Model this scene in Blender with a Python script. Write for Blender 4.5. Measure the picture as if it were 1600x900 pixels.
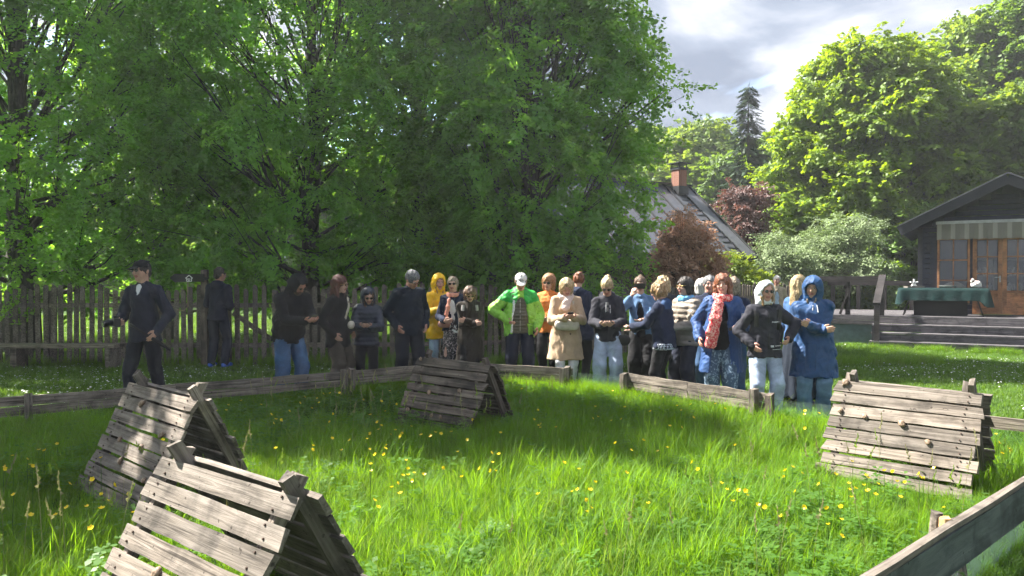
import bpy, bmesh, math, random
import numpy as np
from mathutils import Vector, Matrix, Euler

for o in list(bpy.data.objects):
    bpy.data.objects.remove(o, do_unlink=True)
scene = bpy.context.scene
COL = scene.collection
R = math.radians
RND = random.Random(7)
NR = np.random.default_rng(11)

# ------------------------------------------------------------------ camera
EYE = 1.6
cam_d = bpy.data.cameras.new('camera')
cam_d.lens = 27.0
cam_d.sensor_width = 36.0
cam_d.clip_start = 0.05
cam_d.clip_end = 2000
cam = bpy.data.objects.new('camera', cam_d)
COL.objects.link(cam)
cam.location = (0, 0, EYE)
cam.rotation_euler = (R(90 - 0.62), 0, 0)
scene.camera = cam

# ------------------------------------------------------------------ light
SUN_AZ = (-0.92, 0.39)          # horizontal direction towards the sun (left, a little behind the people)
SUN_EL = 50.0
world = bpy.data.worlds.new('World')
scene.world = world
world.use_nodes = True
wn = world.node_tree
wn.nodes.clear()
w_out = wn.nodes.new('ShaderNodeOutputWorld')
w_bg = wn.nodes.new('ShaderNodeBackground')
w_bg.inputs['Strength'].default_value = 0.15
w_sky = wn.nodes.new('ShaderNodeTexSky')
w_sky.sky_type = 'NISHITA'
w_sky.sun_disc = False
w_sky.sun_elevation = R(SUN_EL)
w_sky.sun_rotation = math.atan2(SUN_AZ[0], SUN_AZ[1])
w_sky.air_density = 1.0
w_sky.dust_density = 0.6
# clouds: noise on the direction projected to a flat layer, the same all round the sky
w_tc = wn.nodes.new('ShaderNodeTexCoord')
w_sep = wn.nodes.new('ShaderNodeSeparateXYZ')
wn.links.new(w_tc.outputs['Generated'], w_sep.inputs[0])
w_z = wn.nodes.new('ShaderNodeMath'); w_z.operation = 'MAXIMUM'; w_z.inputs[1].default_value = 0.0
wn.links.new(w_sep.outputs['Z'], w_z.inputs[0])
w_z2 = wn.nodes.new('ShaderNodeMath'); w_z2.operation = 'ADD'; w_z2.inputs[1].default_value = 0.22
wn.links.new(w_z.outputs[0], w_z2.inputs[0])
w_px = wn.nodes.new('ShaderNodeMath'); w_px.operation = 'DIVIDE'
w_py = wn.nodes.new('ShaderNodeMath'); w_py.operation = 'DIVIDE'
wn.links.new(w_sep.outputs['X'], w_px.inputs[0]); wn.links.new(w_z2.outputs[0], w_px.inputs[1])
wn.links.new(w_sep.outputs['Y'], w_py.inputs[0]); wn.links.new(w_z2.outputs[0], w_py.inputs[1])
w_cmb = wn.nodes.new('ShaderNodeCombineXYZ')
wn.links.new(w_px.outputs[0], w_cmb.inputs[0]); wn.links.new(w_py.outputs[0], w_cmb.inputs[1])
w_cmb.inputs[2].default_value = 3.7
def w_noise(scale, detail, rough, dist):
    n = wn.nodes.new('ShaderNodeTexNoise')
    n.inputs['Scale'].default_value = scale
    n.inputs['Detail'].default_value = detail
    n.inputs['Roughness'].default_value = rough
    n.inputs['Distortion'].default_value = dist
    wn.links.new(w_cmb.outputs[0], n.inputs['Vector'])
    return n
def w_ramp(src, stops):
    r = wn.nodes.new('ShaderNodeValToRGB')
    els = r.color_ramp.elements
    els[0].position, els[0].color = stops[0][0], stops[0][1]
    els[1].position, els[1].color = stops[-1][0], stops[-1][1]
    for p, c in stops[1:-1]:
        e = els.new(p); e.color = c
    wn.links.new(src, r.inputs[0])
    return r
w_n1 = w_noise(1.1, 6, 0.56, 0.4)
w_n2 = w_noise(2.3, 8, 0.56, 0.35)
w_mask = w_ramp(w_n1.outputs['Fac'], [(0.28, (0, 0, 0, 1)), (0.42, (1, 1, 1, 1))])
w_col = w_ramp(w_n2.outputs['Fac'], [(0.38, (0.36, 0.42, 0.55, 1)), (0.48, (0.50, 0.57, 0.71, 1)), (0.56, (0.74, 0.79, 0.90, 1)), (0.68, (1.15, 1.18, 1.24, 1))])
w_mix = wn.nodes.new('ShaderNodeMix'); w_mix.data_type = 'RGBA'
wn.links.new(w_mask.outputs[0], w_mix.inputs['Factor'])
wn.links.new(w_sky.outputs[0], w_mix.inputs[6])
wn.links.new(w_col.outputs[0], w_mix.inputs[7])
wn.links.new(w_mix.outputs[2], w_bg.inputs['Color'])
wn.links.new(w_bg.outputs[0], w_out.inputs['Surface'])

sun_d = bpy.data.lights.new('sun', 'SUN')
sun_d.energy = 3.1
sun_d.angle = R(0.53)
sun_d.color = (1.0, 0.95, 0.86)
sun = bpy.data.objects.new('sun', sun_d)
COL.objects.link(sun)
_h = Vector((SUN_AZ[0], SUN_AZ[1], 0)).normalized() * math.cos(R(SUN_EL))
SUN_DIR = Vector((_h.x, _h.y, math.sin(R(SUN_EL))))
sun.rotation_euler = SUN_DIR.to_track_quat('Z', 'Y').to_euler()
sun.location = SUN_DIR * 60

vs = scene.view_settings
vs.view_transform = 'Standard'
vs.look = 'None'
vs.exposure = 2.92
vs.gamma = 1.0
vs.use_curve_mapping = False
scene.render.engine = 'CYCLES'
scene.cycles.use_denoising = True
scene.cycles.use_adaptive_sampling = True
scene.cycles.adaptive_threshold = 0.03
scene.cycles.max_bounces = 6
scene.cycles.diffuse_bounces = 3
scene.cycles.glossy_bounces = 2
scene.cycles.transmission_bounces = 5
scene.cycles.transparent_max_bounces = 8
scene.cycles.caustics_reflective = False
scene.cycles.caustics_refractive = False

# ------------------------------------------------------------------ helpers
def srgb(h):
    h = h.lstrip('#')
    v = [int(h[i:i + 2], 16) / 255 for i in (0, 2, 4)]
    return tuple((c / 12.92 if c <= 0.04045 else ((c + 0.055) / 1.055) ** 2.4) for c in v) + (1,)

def at(px, d, z=0.0):
    """world point at depth d on the line of sight through photo column px"""
    return Vector(((px - 800) / 1200 * d, d, z))

def tag(o, label=None, cat=None, group=None, kind=None):
    if label: o['label'] = label
    if cat: o['category'] = cat
    if group: o['group'] = group
    if kind: o['kind'] = kind
    return o

def empty(name, loc=(0, 0, 0), rz=0.0):
    o = bpy.data.objects.new(name, None)
    o.empty_display_size = 0.2
    COL.objects.link(o)
    o.location = loc
    o.rotation_euler = (0, 0, rz)
    return o

def link(name, me, mat=None, parent=None, loc=None, rot=None):
    if mat is not None and len(me.materials) == 0:
        for m in (mat if isinstance(mat, (list, tuple)) else [mat]):
            me.materials.append(m)
    o = bpy.data.objects.new(name, me)
    COL.objects.link(o)
    if parent is not None: o.parent = parent
    if loc is not None: o.location = loc
    if rot is not None: o.rotation_euler = rot
    return o

def mesh_np(name, V, F, smooth=False, midx=None):
    """mesh from an (n,3) array and an (m,k) face array"""
    me = bpy.data.meshes.new(name)
    V = np.asarray(V, np.float32); F = np.asarray(F, np.int32)
    k = F.shape[1]
    me.vertices.add(len(V)); me.vertices.foreach_set('co', V.ravel())
    me.loops.add(F.size); me.loops.foreach_set('vertex_index', F.ravel())
    me.polygons.add(len(F))
    me.polygons.foreach_set('loop_start', np.arange(0, F.size, k, dtype=np.int32))
    me.polygons.foreach_set('loop_total', np.full(len(F), k, np.int32))
    if midx is not None: me.polygons.foreach_set('material_index', np.asarray(midx, np.int32))
    me.update(calc_edges=True)
    if smooth: me.shade_smooth()
    return me

class MB:
    """collects simple shapes into one mesh"""
    def __init__(s): s.v = []; s.f = []; s.m = []; s.cur = 0
    def add(s, vs, fs):
        b = len(s.v)
        s.v += [tuple(v) for v in vs]
        s.f += [tuple(b + i for i in f) for f in fs]
        s.m += [s.cur] * len(fs)
        return s
    def box(s, c, d, M=None):
        x, y, z = d[0] / 2, d[1] / 2, d[2] / 2
        vs = [Vector((sx * x, sy * y, sz * z)) for sx in (-1, 1) for sy in (-1, 1) for sz in (-1, 1)]
        if M is not None: vs = [M @ v for v in vs]
        vs = [v + Vector(c) for v in vs]
        return s.add(vs, [(0, 1, 3, 2), (4, 6, 7, 5), (0, 4, 5, 1), (2, 3, 7, 6), (0, 2, 6, 4), (1, 5, 7, 3)])
    def bar(s, a, b, w, t, up=(0, 0, 1)):
        a = Vector(a); b = Vector(b); d = (b - a); L = d.length; d.normalize()
        u = Vector(up); sd = d.cross(u)
        if sd.length < 1e-4: sd = d.cross(Vector((0, 1, 0)))
        sd.normalize(); u = sd.cross(d)
        M = Matrix((d, sd, u)).transposed()
        return s.box((a + b) / 2, (L, w, t), M)
    def tube(s, pts, radii, n=8, cap=True):
        pts = [Vector(p) for p in pts]
        rings = []; ref = Vector((0.31, 0.22, 0.92))
        for i, p in enumerate(pts):
            d = (pts[min(i + 1, len(pts) - 1)] - pts[max(i - 1, 0)]).normalized()
            sd = d.cross(ref)
            if sd.length < 0.05: sd = d.cross(Vector((1, 0, 0)))
            sd.normalize(); u = sd.cross(d)
            r = radii[i] if hasattr(radii, '__len__') else radii
            rings.append([p + (sd * math.cos(t) + u * math.sin(t)) * r for t in [2 * math.pi * k / n for k in range(n)]])
        vs = [v for rg in rings for v in rg]; fs = []
        for i in range(len(rings) - 1):
            for k in range(n):
                k2 = (k + 1) % n
                fs.append((i * n + k, i * n + k2, (i + 1) * n + k2, (i + 1) * n + k))
        if cap:
            fs.append(tuple(range(n - 1, -1, -1))); fs.append(tuple((len(rings) - 1) * n + k for k in range(n)))
        return s.add(vs, fs)
    def lathe(s, prof, n=16, c=(0, 0, 0)):
        c = Vector(c); vs = []; fs = []
        for r, z in prof:
            vs += [c + Vector((r * math.cos(2 * math.pi * k / n), r * math.sin(2 * math.pi * k / n), z)) for k in range(n)]
        for i in range(len(prof) - 1):
            for k in range(n):
                k2 = (k + 1) % n
                fs.append((i * n + k, i * n + k2, (i + 1) * n + k2, (i + 1) * n + k))
        fs.append(tuple(range(n - 1, -1, -1))); fs.append(tuple((len(prof) - 1) * n + k for k in range(n)))
        return s.add(vs, fs)
    def ell(s, c, r, n=10, m=6, M=None):
        c = Vector(c); vs = []; fs = []
        for i in range(m + 1):
            th = math.pi * i / m
            for k in range(n):
                ph = 2 * math.pi * k / n
                v = Vector((r[0] * math.sin(th) * math.cos(ph), r[1] * math.sin(th) * math.sin(ph), r[2] * math.cos(th)))
                if M is not None: v = M @ v
                vs.append(c + v)
        for i in range(m):
            for k in range(n):
                k2 = (k + 1) % n
                fs.append((i * n + k, (i + 1) * n + k, (i + 1) * n + k2, i * n + k2))
        return s.add(vs, fs)
    def mesh(s, name, smooth=False):
        me = bpy.data.meshes.new(name)
        me.from_pydata(s.v, [], s.f)
        if any(s.m): me.polygons.foreach_set('material_index', s.m)
        me.update()
        if smooth: me.shade_smooth()
        return me
    def build(s, name, mat, parent=None, smooth=False, loc=None, rot=None):
        return link(name, s.mesh(name, smooth), mat, parent, loc, rot)

# ------------------------------------------------------------------ materials
MATS = {}
def nodes_of(name):
    m = bpy.data.materials.new(name); m.use_nodes = True
    nt = m.node_tree; nt.nodes.clear()
    out = nt.nodes.new('ShaderNodeOutputMaterial')
    b = nt.nodes.new('ShaderNodeBsdfPrincipled')
    nt.links.new(b.outputs[0], out.inputs['Surface'])
    return m, nt, b, out
def N(nt, kind, **kw):
    n = nt.nodes.new('ShaderNode' + kind)
    for k, v in kw.items():
        if k.startswith('_'): setattr(n, k[1:], v)
        else: n.inputs[k.replace('0', ' ') if k not in n.inputs else k].default_value = v
    return n
def ramp(nt, src, stops):
    r = nt.nodes.new('ShaderNodeValToRGB'); els = r.color_ramp.elements
    els[0].position, els[0].color = stops[0][0], tuple(stops[0][1][:3]) + (1,)
    els[1].position, els[1].color = stops[-1][0], tuple(stops[-1][1][:3]) + (1,)
    for p, c in stops[1:-1]:
        e = els.new(p); e.color = tuple(c[:3]) + (1,)
    nt.links.new(src, r.inputs[0])
    return r
def coords(nt, scale=(1, 1, 1), kind='Object', rnd=True):
    tc = nt.nodes.new('ShaderNodeTexCoord')
    mp = nt.nodes.new('ShaderNodeMapping'); mp.inputs['Scale'].default_value = scale
    nt.links.new(tc.outputs[kind], mp.inputs['Vector'])
    if rnd:
        oi = nt.nodes.new('ShaderNodeObjectInfo')
        ml = nt.nodes.new('ShaderNodeMath'); ml.operation = 'MULTIPLY'; ml.inputs[1].default_value = 37.0
        nt.links.new(oi.outputs['Random'], ml.inputs[0])
        nt.links.new(ml.outputs[0], mp.inputs['Location'])
    return mp.outputs[0]
def noise(nt, vec, scale, detail=4, rough=0.55, dist=0.0):
    n = nt.nodes.new('ShaderNodeTexNoise')
    n.inputs['Scale'].default_value = scale; n.inputs['Detail'].default_value = detail
    n.inputs['Roughness'].default_value = rough; n.inputs['Distortion'].default_value = dist
    nt.links.new(vec, n.inputs['Vector'])
    return n.outputs['Fac']
def bump(nt, b, h, strength=0.4, dist=0.01):
    bp = nt.nodes.new('ShaderNodeBump')
    bp.inputs['Strength'].default_value = strength; bp.inputs['Distance'].default_value = dist
    nt.links.new(h, bp.inputs['Height']); nt.links.new(bp.outputs[0], b.inputs['Normal'])
def mixc(nt, fac, a, c, mode='MIX'):
    m = nt.nodes.new('ShaderNodeMix'); m.data_type = 'RGBA'; m.blend_type = mode
    if hasattr(fac, 'node'): nt.links.new(fac, m.inputs[0])
    else: m.inputs[0].default_value = fac
    for i, v in ((6, a), (7, c)):
        if hasattr(v, 'node'): nt.links.new(v, m.inputs[i])
        else: m.inputs[i].default_value = tuple(v[:3]) + (1,)
    return m.outputs[2]

def plain(name, col, rough=0.6, spec=0.4, metal=0.0, var=0.18, scale=9.0, bstr=0.15):
    """a plain painted / plastic / leather surface with slight unevenness"""
    if name in MATS: return MATS[name]
    m, nt, b, out = nodes_of(name)
    v = coords(nt)
    n = noise(nt, v, scale, 5)
    lo = [c * (1 - var) for c in col[:3]]; hi = [min(1, c * (1 + var)) for c in col[:3]]
    r = ramp(nt, n, [(0.3, lo), (0.7, hi)])
    nt.links.new(r.outputs[0], b.inputs['Base Color'])
    b.inputs['Roughness'].default_value = rough
    b.inputs['Specular IOR Level'].default_value = spec
    b.inputs['Metallic'].default_value = metal
    if bstr: bump(nt, b, n, bstr, 0.01)
    MATS[name] = m
    return m

def fabric(name, col, rough=0.85, weave=260.0, crease=7.0, bstr=0.5, sheen=0.03, spec=0.2, col2=None):
    if name in MATS: return MATS[name]
    m, nt, b, out = nodes_of(name)
    v = coords(nt)
    n1 = noise(nt, v, crease, 4, 0.6, 0.8)
    n2 = noise(nt, v, weave, 2)
    lo = [c * 0.78 for c in col[:3]]; hi = [min(1, c * 1.15) for c in (col2 or col)[:3]]
    r = ramp(nt, n1, [(0.3, lo), (0.72, hi)])
    c2 = mixc(nt, 0.25, r.outputs[0], n2, 'SOFT_LIGHT')
    nt.links.new(c2, b.inputs['Base Color'])
    b.inputs['Roughness'].default_value = rough
    b.inputs['Specular IOR Level'].default_value = spec
    b.inputs['Sheen Weight'].default_value = sheen
    bump(nt, b, n1, bstr, 0.03)
    MATS[name] = m
    return m

def denim(name, col):
    if name in MATS: return MATS[name]
    m, nt, b, out = nodes_of(name)
    v = coords(nt)
    n1 = noise(nt, v, 5.5, 4, 0.6, 0.6)
    n2 = noise(nt, v, 180, 2)
    r = ramp(nt, n1, [(0.3, [c * 0.65 for c in col[:3]]), (0.52, col), (0.75, [min(1, c * 1.5) for c in col[:3]])])
    c2 = mixc(nt, 0.35, r.outputs[0], n2, 'SOFT_LIGHT')
    nt.links.new(c2, b.inputs['Base Color']); b.inputs['Roughness'].default_value = 0.9
    b.inputs['Specular IOR Level'].default_value = 0.15
    bump(nt, b, n1, 0.5, 0.03)
    MATS[name] = m
    return m

def spotted(name, base, spots, scale=26.0, thr=0.56, rough=0.85):
    if name in MATS: return MATS[name]
    m, nt, b, out = nodes_of(name)
    v = coords(nt)
    n1 = noise(nt, v, scale, 3, 0.5, 1.0)
    r = ramp(nt, n1, [(thr - 0.02, base), (thr + 0.02, spots)])
    nt.links.new(r.outputs[0], b.inputs['Base Color']); b.inputs['Roughness'].default_value = rough
    bump(nt, b, noise(nt, v, 7, 4), 0.4, 0.03)
    MATS[name] = m
    return m

def wood(name, dark, mid, light, rough=0.85, crack=0.7, gx=1.3, gy=26.0, bstr=0.6, stain=None):
    """weathered plank: grain runs along the local x axis"""
    if name in MATS: return MATS[name]
    m, nt, b, out = nodes_of(name)
    v = coords(nt, (gx, gy, gy))
    g = noise(nt, v, 1.6, 6, 0.62, 0.5)
    v2 = coords(nt, (1, 1, 1))
    blot = noise(nt, v2, 4.2, 4, 0.6, 0.5)
    r = ramp(nt, g, [(0.28, dark), (0.46, mid), (0.70, light)])
    oi = nt.nodes.new('ShaderNodeObjectInfo')
    tone = ramp(nt, oi.outputs['Random'], [(0.0, (0.72, 0.70, 0.68)), (0.5, (1, 0.97, 0.94)), (1.0, (1.22, 1.16, 1.10))])
    c = mixc(nt, 1.0, r.outputs[0], tone.outputs[0], 'MULTIPLY')
    bl = ramp(nt, blot, [(0.34, (0.42, 0.42, 0.42)), (0.52, (1, 1, 1)), (0.75, (1.12, 1.1, 1.06))])
    c = mixc(nt, 0.85, c, bl.outputs[0], 'MULTIPLY')
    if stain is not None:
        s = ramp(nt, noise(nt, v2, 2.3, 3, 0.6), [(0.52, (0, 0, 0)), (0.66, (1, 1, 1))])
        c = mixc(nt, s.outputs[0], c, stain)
    # fine checks along the grain and small worm holes
    ck = ramp(nt, noise(nt, coords(nt, (gx * 0.6, gy * 2.2, gy * 2.2)), 1.4, 2, 0.5), [(0.30, (0.12, 0.10, 0.09)), (0.37, (1, 1, 1))])
    c = mixc(nt, crack, c, ck.outputs[0], 'MULTIPLY')
    hol = ramp(nt, noise(nt, v2, 30, 2, 0.5), [(0.27, (0.15, 0.12, 0.1)), (0.31, (1, 1, 1))])
    c = mixc(nt, 0.8, c, hol.outputs[0], 'MULTIPLY')
    nt.links.new(c, b.inputs['Base Color']); b.inputs['Roughness'].default_value = rough
    b.inputs['Specular IOR Level'].default_value = 0.25
    bump(nt, b, g, bstr, 0.012)
    MATS[name] = m
    return m

def leafmat(name, front, trans, tw=0.45, rough=0.5, var=0.35, spec=0.35):
    """thin leaf: reflects one green, lets a yellower green through"""
    if name in MATS: return MATS[name]
    m, nt, b, out = nodes_of(name)
    oi = nt.nodes.new('ShaderNodeObjectInfo')
    geo = nt.nodes.new('ShaderNodeNewGeometry')
    n = noise(nt, geo.outputs['Position'], 0.8, 3)
    ad = nt.nodes.new('ShaderNodeMath'); ad.operation = 'ADD'
    nt.links.new(oi.outputs['Random'], ad.inputs[0]); nt.links.new(n, ad.inputs[1])
    hf = nt.nodes.new('ShaderNodeMath'); hf.operation = 'MULTIPLY'; hf.inputs[1].default_value = 0.5
    nt.links.new(ad.outputs[0], hf.inputs[0])
    def vr(c): 
        return [(0.2, [x * (1 - var) for x in c[:3]]), (0.5, c), (0.85, [min(1, x * (1 + var) + 0.006) for x in c[:3]])]
    rf = ramp(nt, hf.outputs[0], vr(front)); rt = ramp(nt, hf.outputs[0], vr(trans))
    nt.links.new(rf.outputs[0], b.inputs['Base Color'])
    b.inputs['Roughness'].default_value = rough
    b.inputs['Specular IOR Level'].default_value = spec
    tr = nt.nodes.new('ShaderNodeBsdfTranslucent')
    nt.links.new(rt.outputs[0], tr.inputs['Color'])
    mx = nt.nodes.new('ShaderNodeMixShader'); mx.inputs[0].default_value = tw
    nt.links.new(b.outputs[0], mx.inputs[1]); nt.links.new(tr.outputs[0], mx.inputs[2])
    nt.links.new(mx.outputs[0], out.inputs['Surface'])
    MATS[name] = m
    return m

def glassmat(name, tint=(0.9, 0.97, 0.95), gloss=0.12, opac=0.05, film=(0.45, 0.55, 0.5)):
    """thin clear sheet: mostly see-through, a little film of dirt and a mirror reflection"""
    if name in MATS: return MATS[name]
    m, nt, b, out = nodes_of(name)
    tr = nt.nodes.new('ShaderNodeBsdfTransparent'); tr.inputs[0].default_value = tint + (1,)
    b.inputs['Base Color'].default_value = film + (1,)
    b.inputs['Roughness'].default_value = 0.5
    n = ramp(nt, noise(nt, coords(nt), 5, 4), [(0.3, (opac * 0.5,) * 3), (0.7, (opac * 1.5,) * 3)])
    m1 = nt.nodes.new('ShaderNodeMixShader')
    nt.links.new(n.outputs[0], m1.inputs[0]); nt.links.new(tr.outputs[0], m1.inputs[1]); nt.links.new(b.outputs[0], m1.inputs[2])
    gl = nt.nodes.new('ShaderNodeBsdfGlossy'); gl.inputs['Roughness'].default_value = 0.04
    lw = nt.nodes.new('ShaderNodeLayerWeight'); lw.inputs[0].default_value = 0.35
    ml = nt.nodes.new('ShaderNodeMath'); ml.operation = 'MULTIPLY_ADD'; ml.inputs[1].default_value = 0.22; ml.inputs[2].default_value = gloss * 0.1
    nt.links.new(lw.outputs['Fresnel'], ml.inputs[0])
    m2 = nt.nodes.new('ShaderNodeMixShader')
    nt.links.new(ml.outputs[0], m2.inputs[0]); nt.links.new(m1.outputs[0], m2.inputs[1]); nt.links.new(gl.outputs[0], m2.inputs[2])
    nt.links.new(m2.outputs[0], out.inputs['Surface'])
    MATS[name] = m
    return m

# ------------------------------------------------------------------ scatter
def scatter_group(name, sources):
    """geometry nodes: put one of the source meshes on every vertex, turned and sized by its attributes"""
    col = bpy.data.collections.new(name + '_pieces')
    for s in sources: col.objects.link(s)
    g = bpy.data.node_groups.new(name, 'GeometryNodeTree')
    g.interface.new_socket('Geometry', in_out='INPUT', socket_type='NodeSocketGeometry')
    g.interface.new_socket('Geometry', in_out='OUTPUT', socket_type='NodeSocketGeometry')
    gi = g.nodes.new('NodeGroupInput'); go = g.nodes.new('NodeGroupOutput')
    ci = g.nodes.new('GeometryNodeCollectionInfo'); ci.inputs[0].default_value = col
    ci.inputs['Separate Children'].default_value = True
    ip = g.nodes.new('GeometryNodeInstanceOnPoints'); ip.inputs['Pick Instance'].default_value = True
    def attr(nm, typ):
        a = g.nodes.new('GeometryNodeInputNamedAttribute'); a.data_type = typ; a.inputs['Name'].default_value = nm
        return a.outputs['Attribute']
    g.links.new(gi.outputs[0], ip.inputs['Points'])
    g.links.new(ci.outputs[0], ip.inputs['Instance'])
    g.links.new(attr('pick', 'INT'), ip.inputs['Instance Index'])
    e2r = g.nodes.new('FunctionNodeEulerToRotation')
    g.links.new(attr('rot', 'FLOAT_VECTOR'), e2r.inputs[0])
    g.links.new(e2r.outputs[0], ip.inputs['Rotation'])
    g.links.new(attr('scl', 'FLOAT_VECTOR'), ip.inputs['Scale'])
    g.links.new(ip.outputs[0], go.inputs[0])
    return g, len(sources)

def scatter(name, grp, P, rot, scl, parent=None, seed=1):
    g, n = grp
    P = np.asarray(P, np.float32); k = len(P)
    scl = np.asarray(scl, np.float32)
    if scl.ndim == 1: scl = np.repeat(scl[:, None], 3, 1)
    me = bpy.data.meshes.new(name)
    me.vertices.add(k); me.vertices.foreach_set('co', P.ravel())
    a = me.attributes.new('rot', 'FLOAT_VECTOR', 'POINT'); a.data.foreach_set('vector', np.asarray(rot, np.float32).ravel())
    a = me.attributes.new('scl', 'FLOAT_VECTOR', 'POINT'); a.data.foreach_set('vector', scl.ravel())
    a = me.attributes.new('pick', 'INT', 'POINT'); a.data.foreach_set('value', np.random.default_rng(seed).integers(0, n, k).astype(np.int32))
    me.update()
    o = bpy.data.objects.new(name, me); COL.objects.link(o)
    if parent is not None: o.parent = parent
    md = o.modifiers.new('scatter', 'NODES'); md.node_group = g
    return o

def piece(name, me, mat):
    """a source mesh for scatter(): kept out of the scene"""
    me.materials.append(mat)
    return bpy.data.objects.new(name, me)

# ------------------------------------------------------------------ ground
ENC = [(-6.6, 6.74), (-2.18, 10.07), (-0.78, 11.2), (0.82, 10.4), (1.44, 9.9), (2.7, 8.1), (4.17, 6.8), (4.84, 6.18), (1.5, 3.11), (0.0, 1.73), (-3.0, 1.6), (-6.6, 4.4)]
def inside(P, poly):
    x, y = P[:, 0], P[:, 1]; r = np.zeros(len(P), bool)
    for i in range(len(poly)):
        x1, y1 = poly[i]; x2, y2 = poly[i - 1]
        c = ((y1 > y) != (y2 > y)) & (x < (x2 - x1) * (y - y1) / (y2 - y1 + 1e-12) + x1)
        r ^= c
    return r
CAB = np.array([10.58, 19.9]); CA = math.radians(-30.0)      # front left corner of the cabin and its turn
CX = np.array([math.cos(CA), math.sin(CA)]); CY = np.array([-math.sin(CA), math.cos(CA)])
def cab(x, y, z=0.0):
    p = CAB + CX * x + CY * y
    return Vector((p[0], p[1], z))
def off_deck(P):
    q = P[:, :2] - CAB; x = q @ CX; y = q @ CY
    return ~(((x > -0.95) & (y > -2.9) & (y < 5.5) & (x < 9)) | ((x > -2.6) & (y > -1.85) & (y < 2.6) & (x < 9)))
def DECK_EDGE(rg, n):
    x = rg.uniform(-0.9, 4.5, n); y = -2.95 - np.abs(rg.normal(0, 0.1, n))
    Q = CAB + x[:, None] * CX + y[:, None] * CY
    return np.c_[Q, np.zeros(n)]
def vnoise(P, s, seed=0):
    """cheap smooth noise in 0..1 for scattering"""
    r = np.random.default_rng(seed); v = np.zeros(len(P))
    for k in range(6):
        a = r.uniform(0, 6.28); f = s * r.uniform(0.6, 1.6); ph = r.uniform(0, 6.28)
        v += np.sin((P[:, 0] * math.cos(a) + P[:, 1] * math.sin(a)) * f + ph)
    return 0.5 + v / 7.5

m, nt, b, out = nodes_of('lawn_ground')
v = coords(nt, rnd=False)
g1 = ramp(nt, noise(nt, v, 0.35, 5), [(0.3, (0.030, 0.062, 0.012)), (0.55, (0.048, 0.098, 0.018)), (0.75, (0.075, 0.13, 0.025))])
g2 = ramp(nt, noise(nt, v, 14, 5, 0.7), [(0.3, (0.5, 0.5, 0.5)), (0.7, (1.3, 1.3, 1.3))])
c = mixc(nt, 1.0, g1.outputs[0], g2.outputs[0], 'MULTIPLY')
earth = ramp(nt, noise(nt, v, 3.1, 6, 0.7), [(0.60, (0, 0, 0)), (0.72, (1, 1, 1))])
c = mixc(nt, earth.outputs[0], c, (0.045, 0.036, 0.02))
nt.links.new(c, b.inputs['Base Color']); b.inputs['Roughness'].default_value = 0.95
b.inputs['Specular IOR Level'].default_value = 0.1
bump(nt, b, noise(nt, v, 40, 4, 0.7), 0.6, 0.05)
MATS['lawn_ground'] = m
gm = MB()
gm.add([(-400, -60, 0), (400, -60, 0), (400, 700, 0), (-400, 700, 0)], [(0, 1, 2, 3)])
tag(gm.build('ground', m), 'green lawn sheet under the meadow grass', None, kind='structure')

# ------------------------------------------------------------------ grass
def blade_tuft(n, h, r, w, lean, seed, seg=3):
    rg = random.Random(seed); mb = MB()
    for i in range(n):
        a = rg.uniform(0, 6.283); q = r * math.sqrt(rg.random())
        x, y = q * math.cos(a), q * math.sin(a)
        hh = h * rg.uniform(0.45, 1.0); ww = w * rg.uniform(0.6, 1.15)
        la = rg.uniform(0, 6.283); lm = lean * hh * rg.uniform(0.2, 1.2)
        fa = la + 1.57 + rg.uniform(-0.5, 0.5)
        sx, sy = math.cos(fa) * ww / 2, math.sin(fa) * ww / 2
        vs = []; fs = []
        for k in range(seg):
            t = k / seg; cx = x + math.cos(la) * lm * t * t; cy = y + math.sin(la) * lm * t * t
            z = hh * t * (1 - 0.18 * lean * t); wk = 1 - 0.55 * t * t
            vs += [(cx - sx * wk, cy - sy * wk, z), (cx + sx * wk, cy + sy * wk, z)]
        vs.append((x + math.cos(la) * lm, y + math.sin(la) * lm, hh * (1 - 0.18 * lean)))
        for k in range(seg - 1): fs.append((2 * k, 2 * k + 1, 2 * k + 3, 2 * k + 2))
        fs.append((2 * seg - 2, 2 * seg - 1, 2 * seg))
        mb.add(vs, fs)
    return mb.mesh('blades', True)

M_grass = leafmat('meadow_blade', (0.088, 0.190, 0.012), (0.28, 0.50, 0.010), 0.44, 0.62, 0.3, 0.25)
M_grass2 = leafmat('meadow_blade_pale', (0.125, 0.20, 0.030), (0.32, 0.46, 0.04), 0.4, 0.62, 0.3, 0.25)
M_weed = leafmat('meadow_herb', (0.066, 0.15, 0.018), (0.18, 0.38, 0.015), 0.4, 0.5, 0.3, 0.35)
M_lawn = leafmat('lawn_blade', (0.070, 0.142, 0.016), (0.20, 0.36, 0.015), 0.42, 0.5, 0.35, 0.3)
M_straw = leafmat('seed_straw', (0.26, 0.25, 0.12), (0.3, 0.28, 0.1), 0.3, 0.6, 0.2, 0.2)

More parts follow.
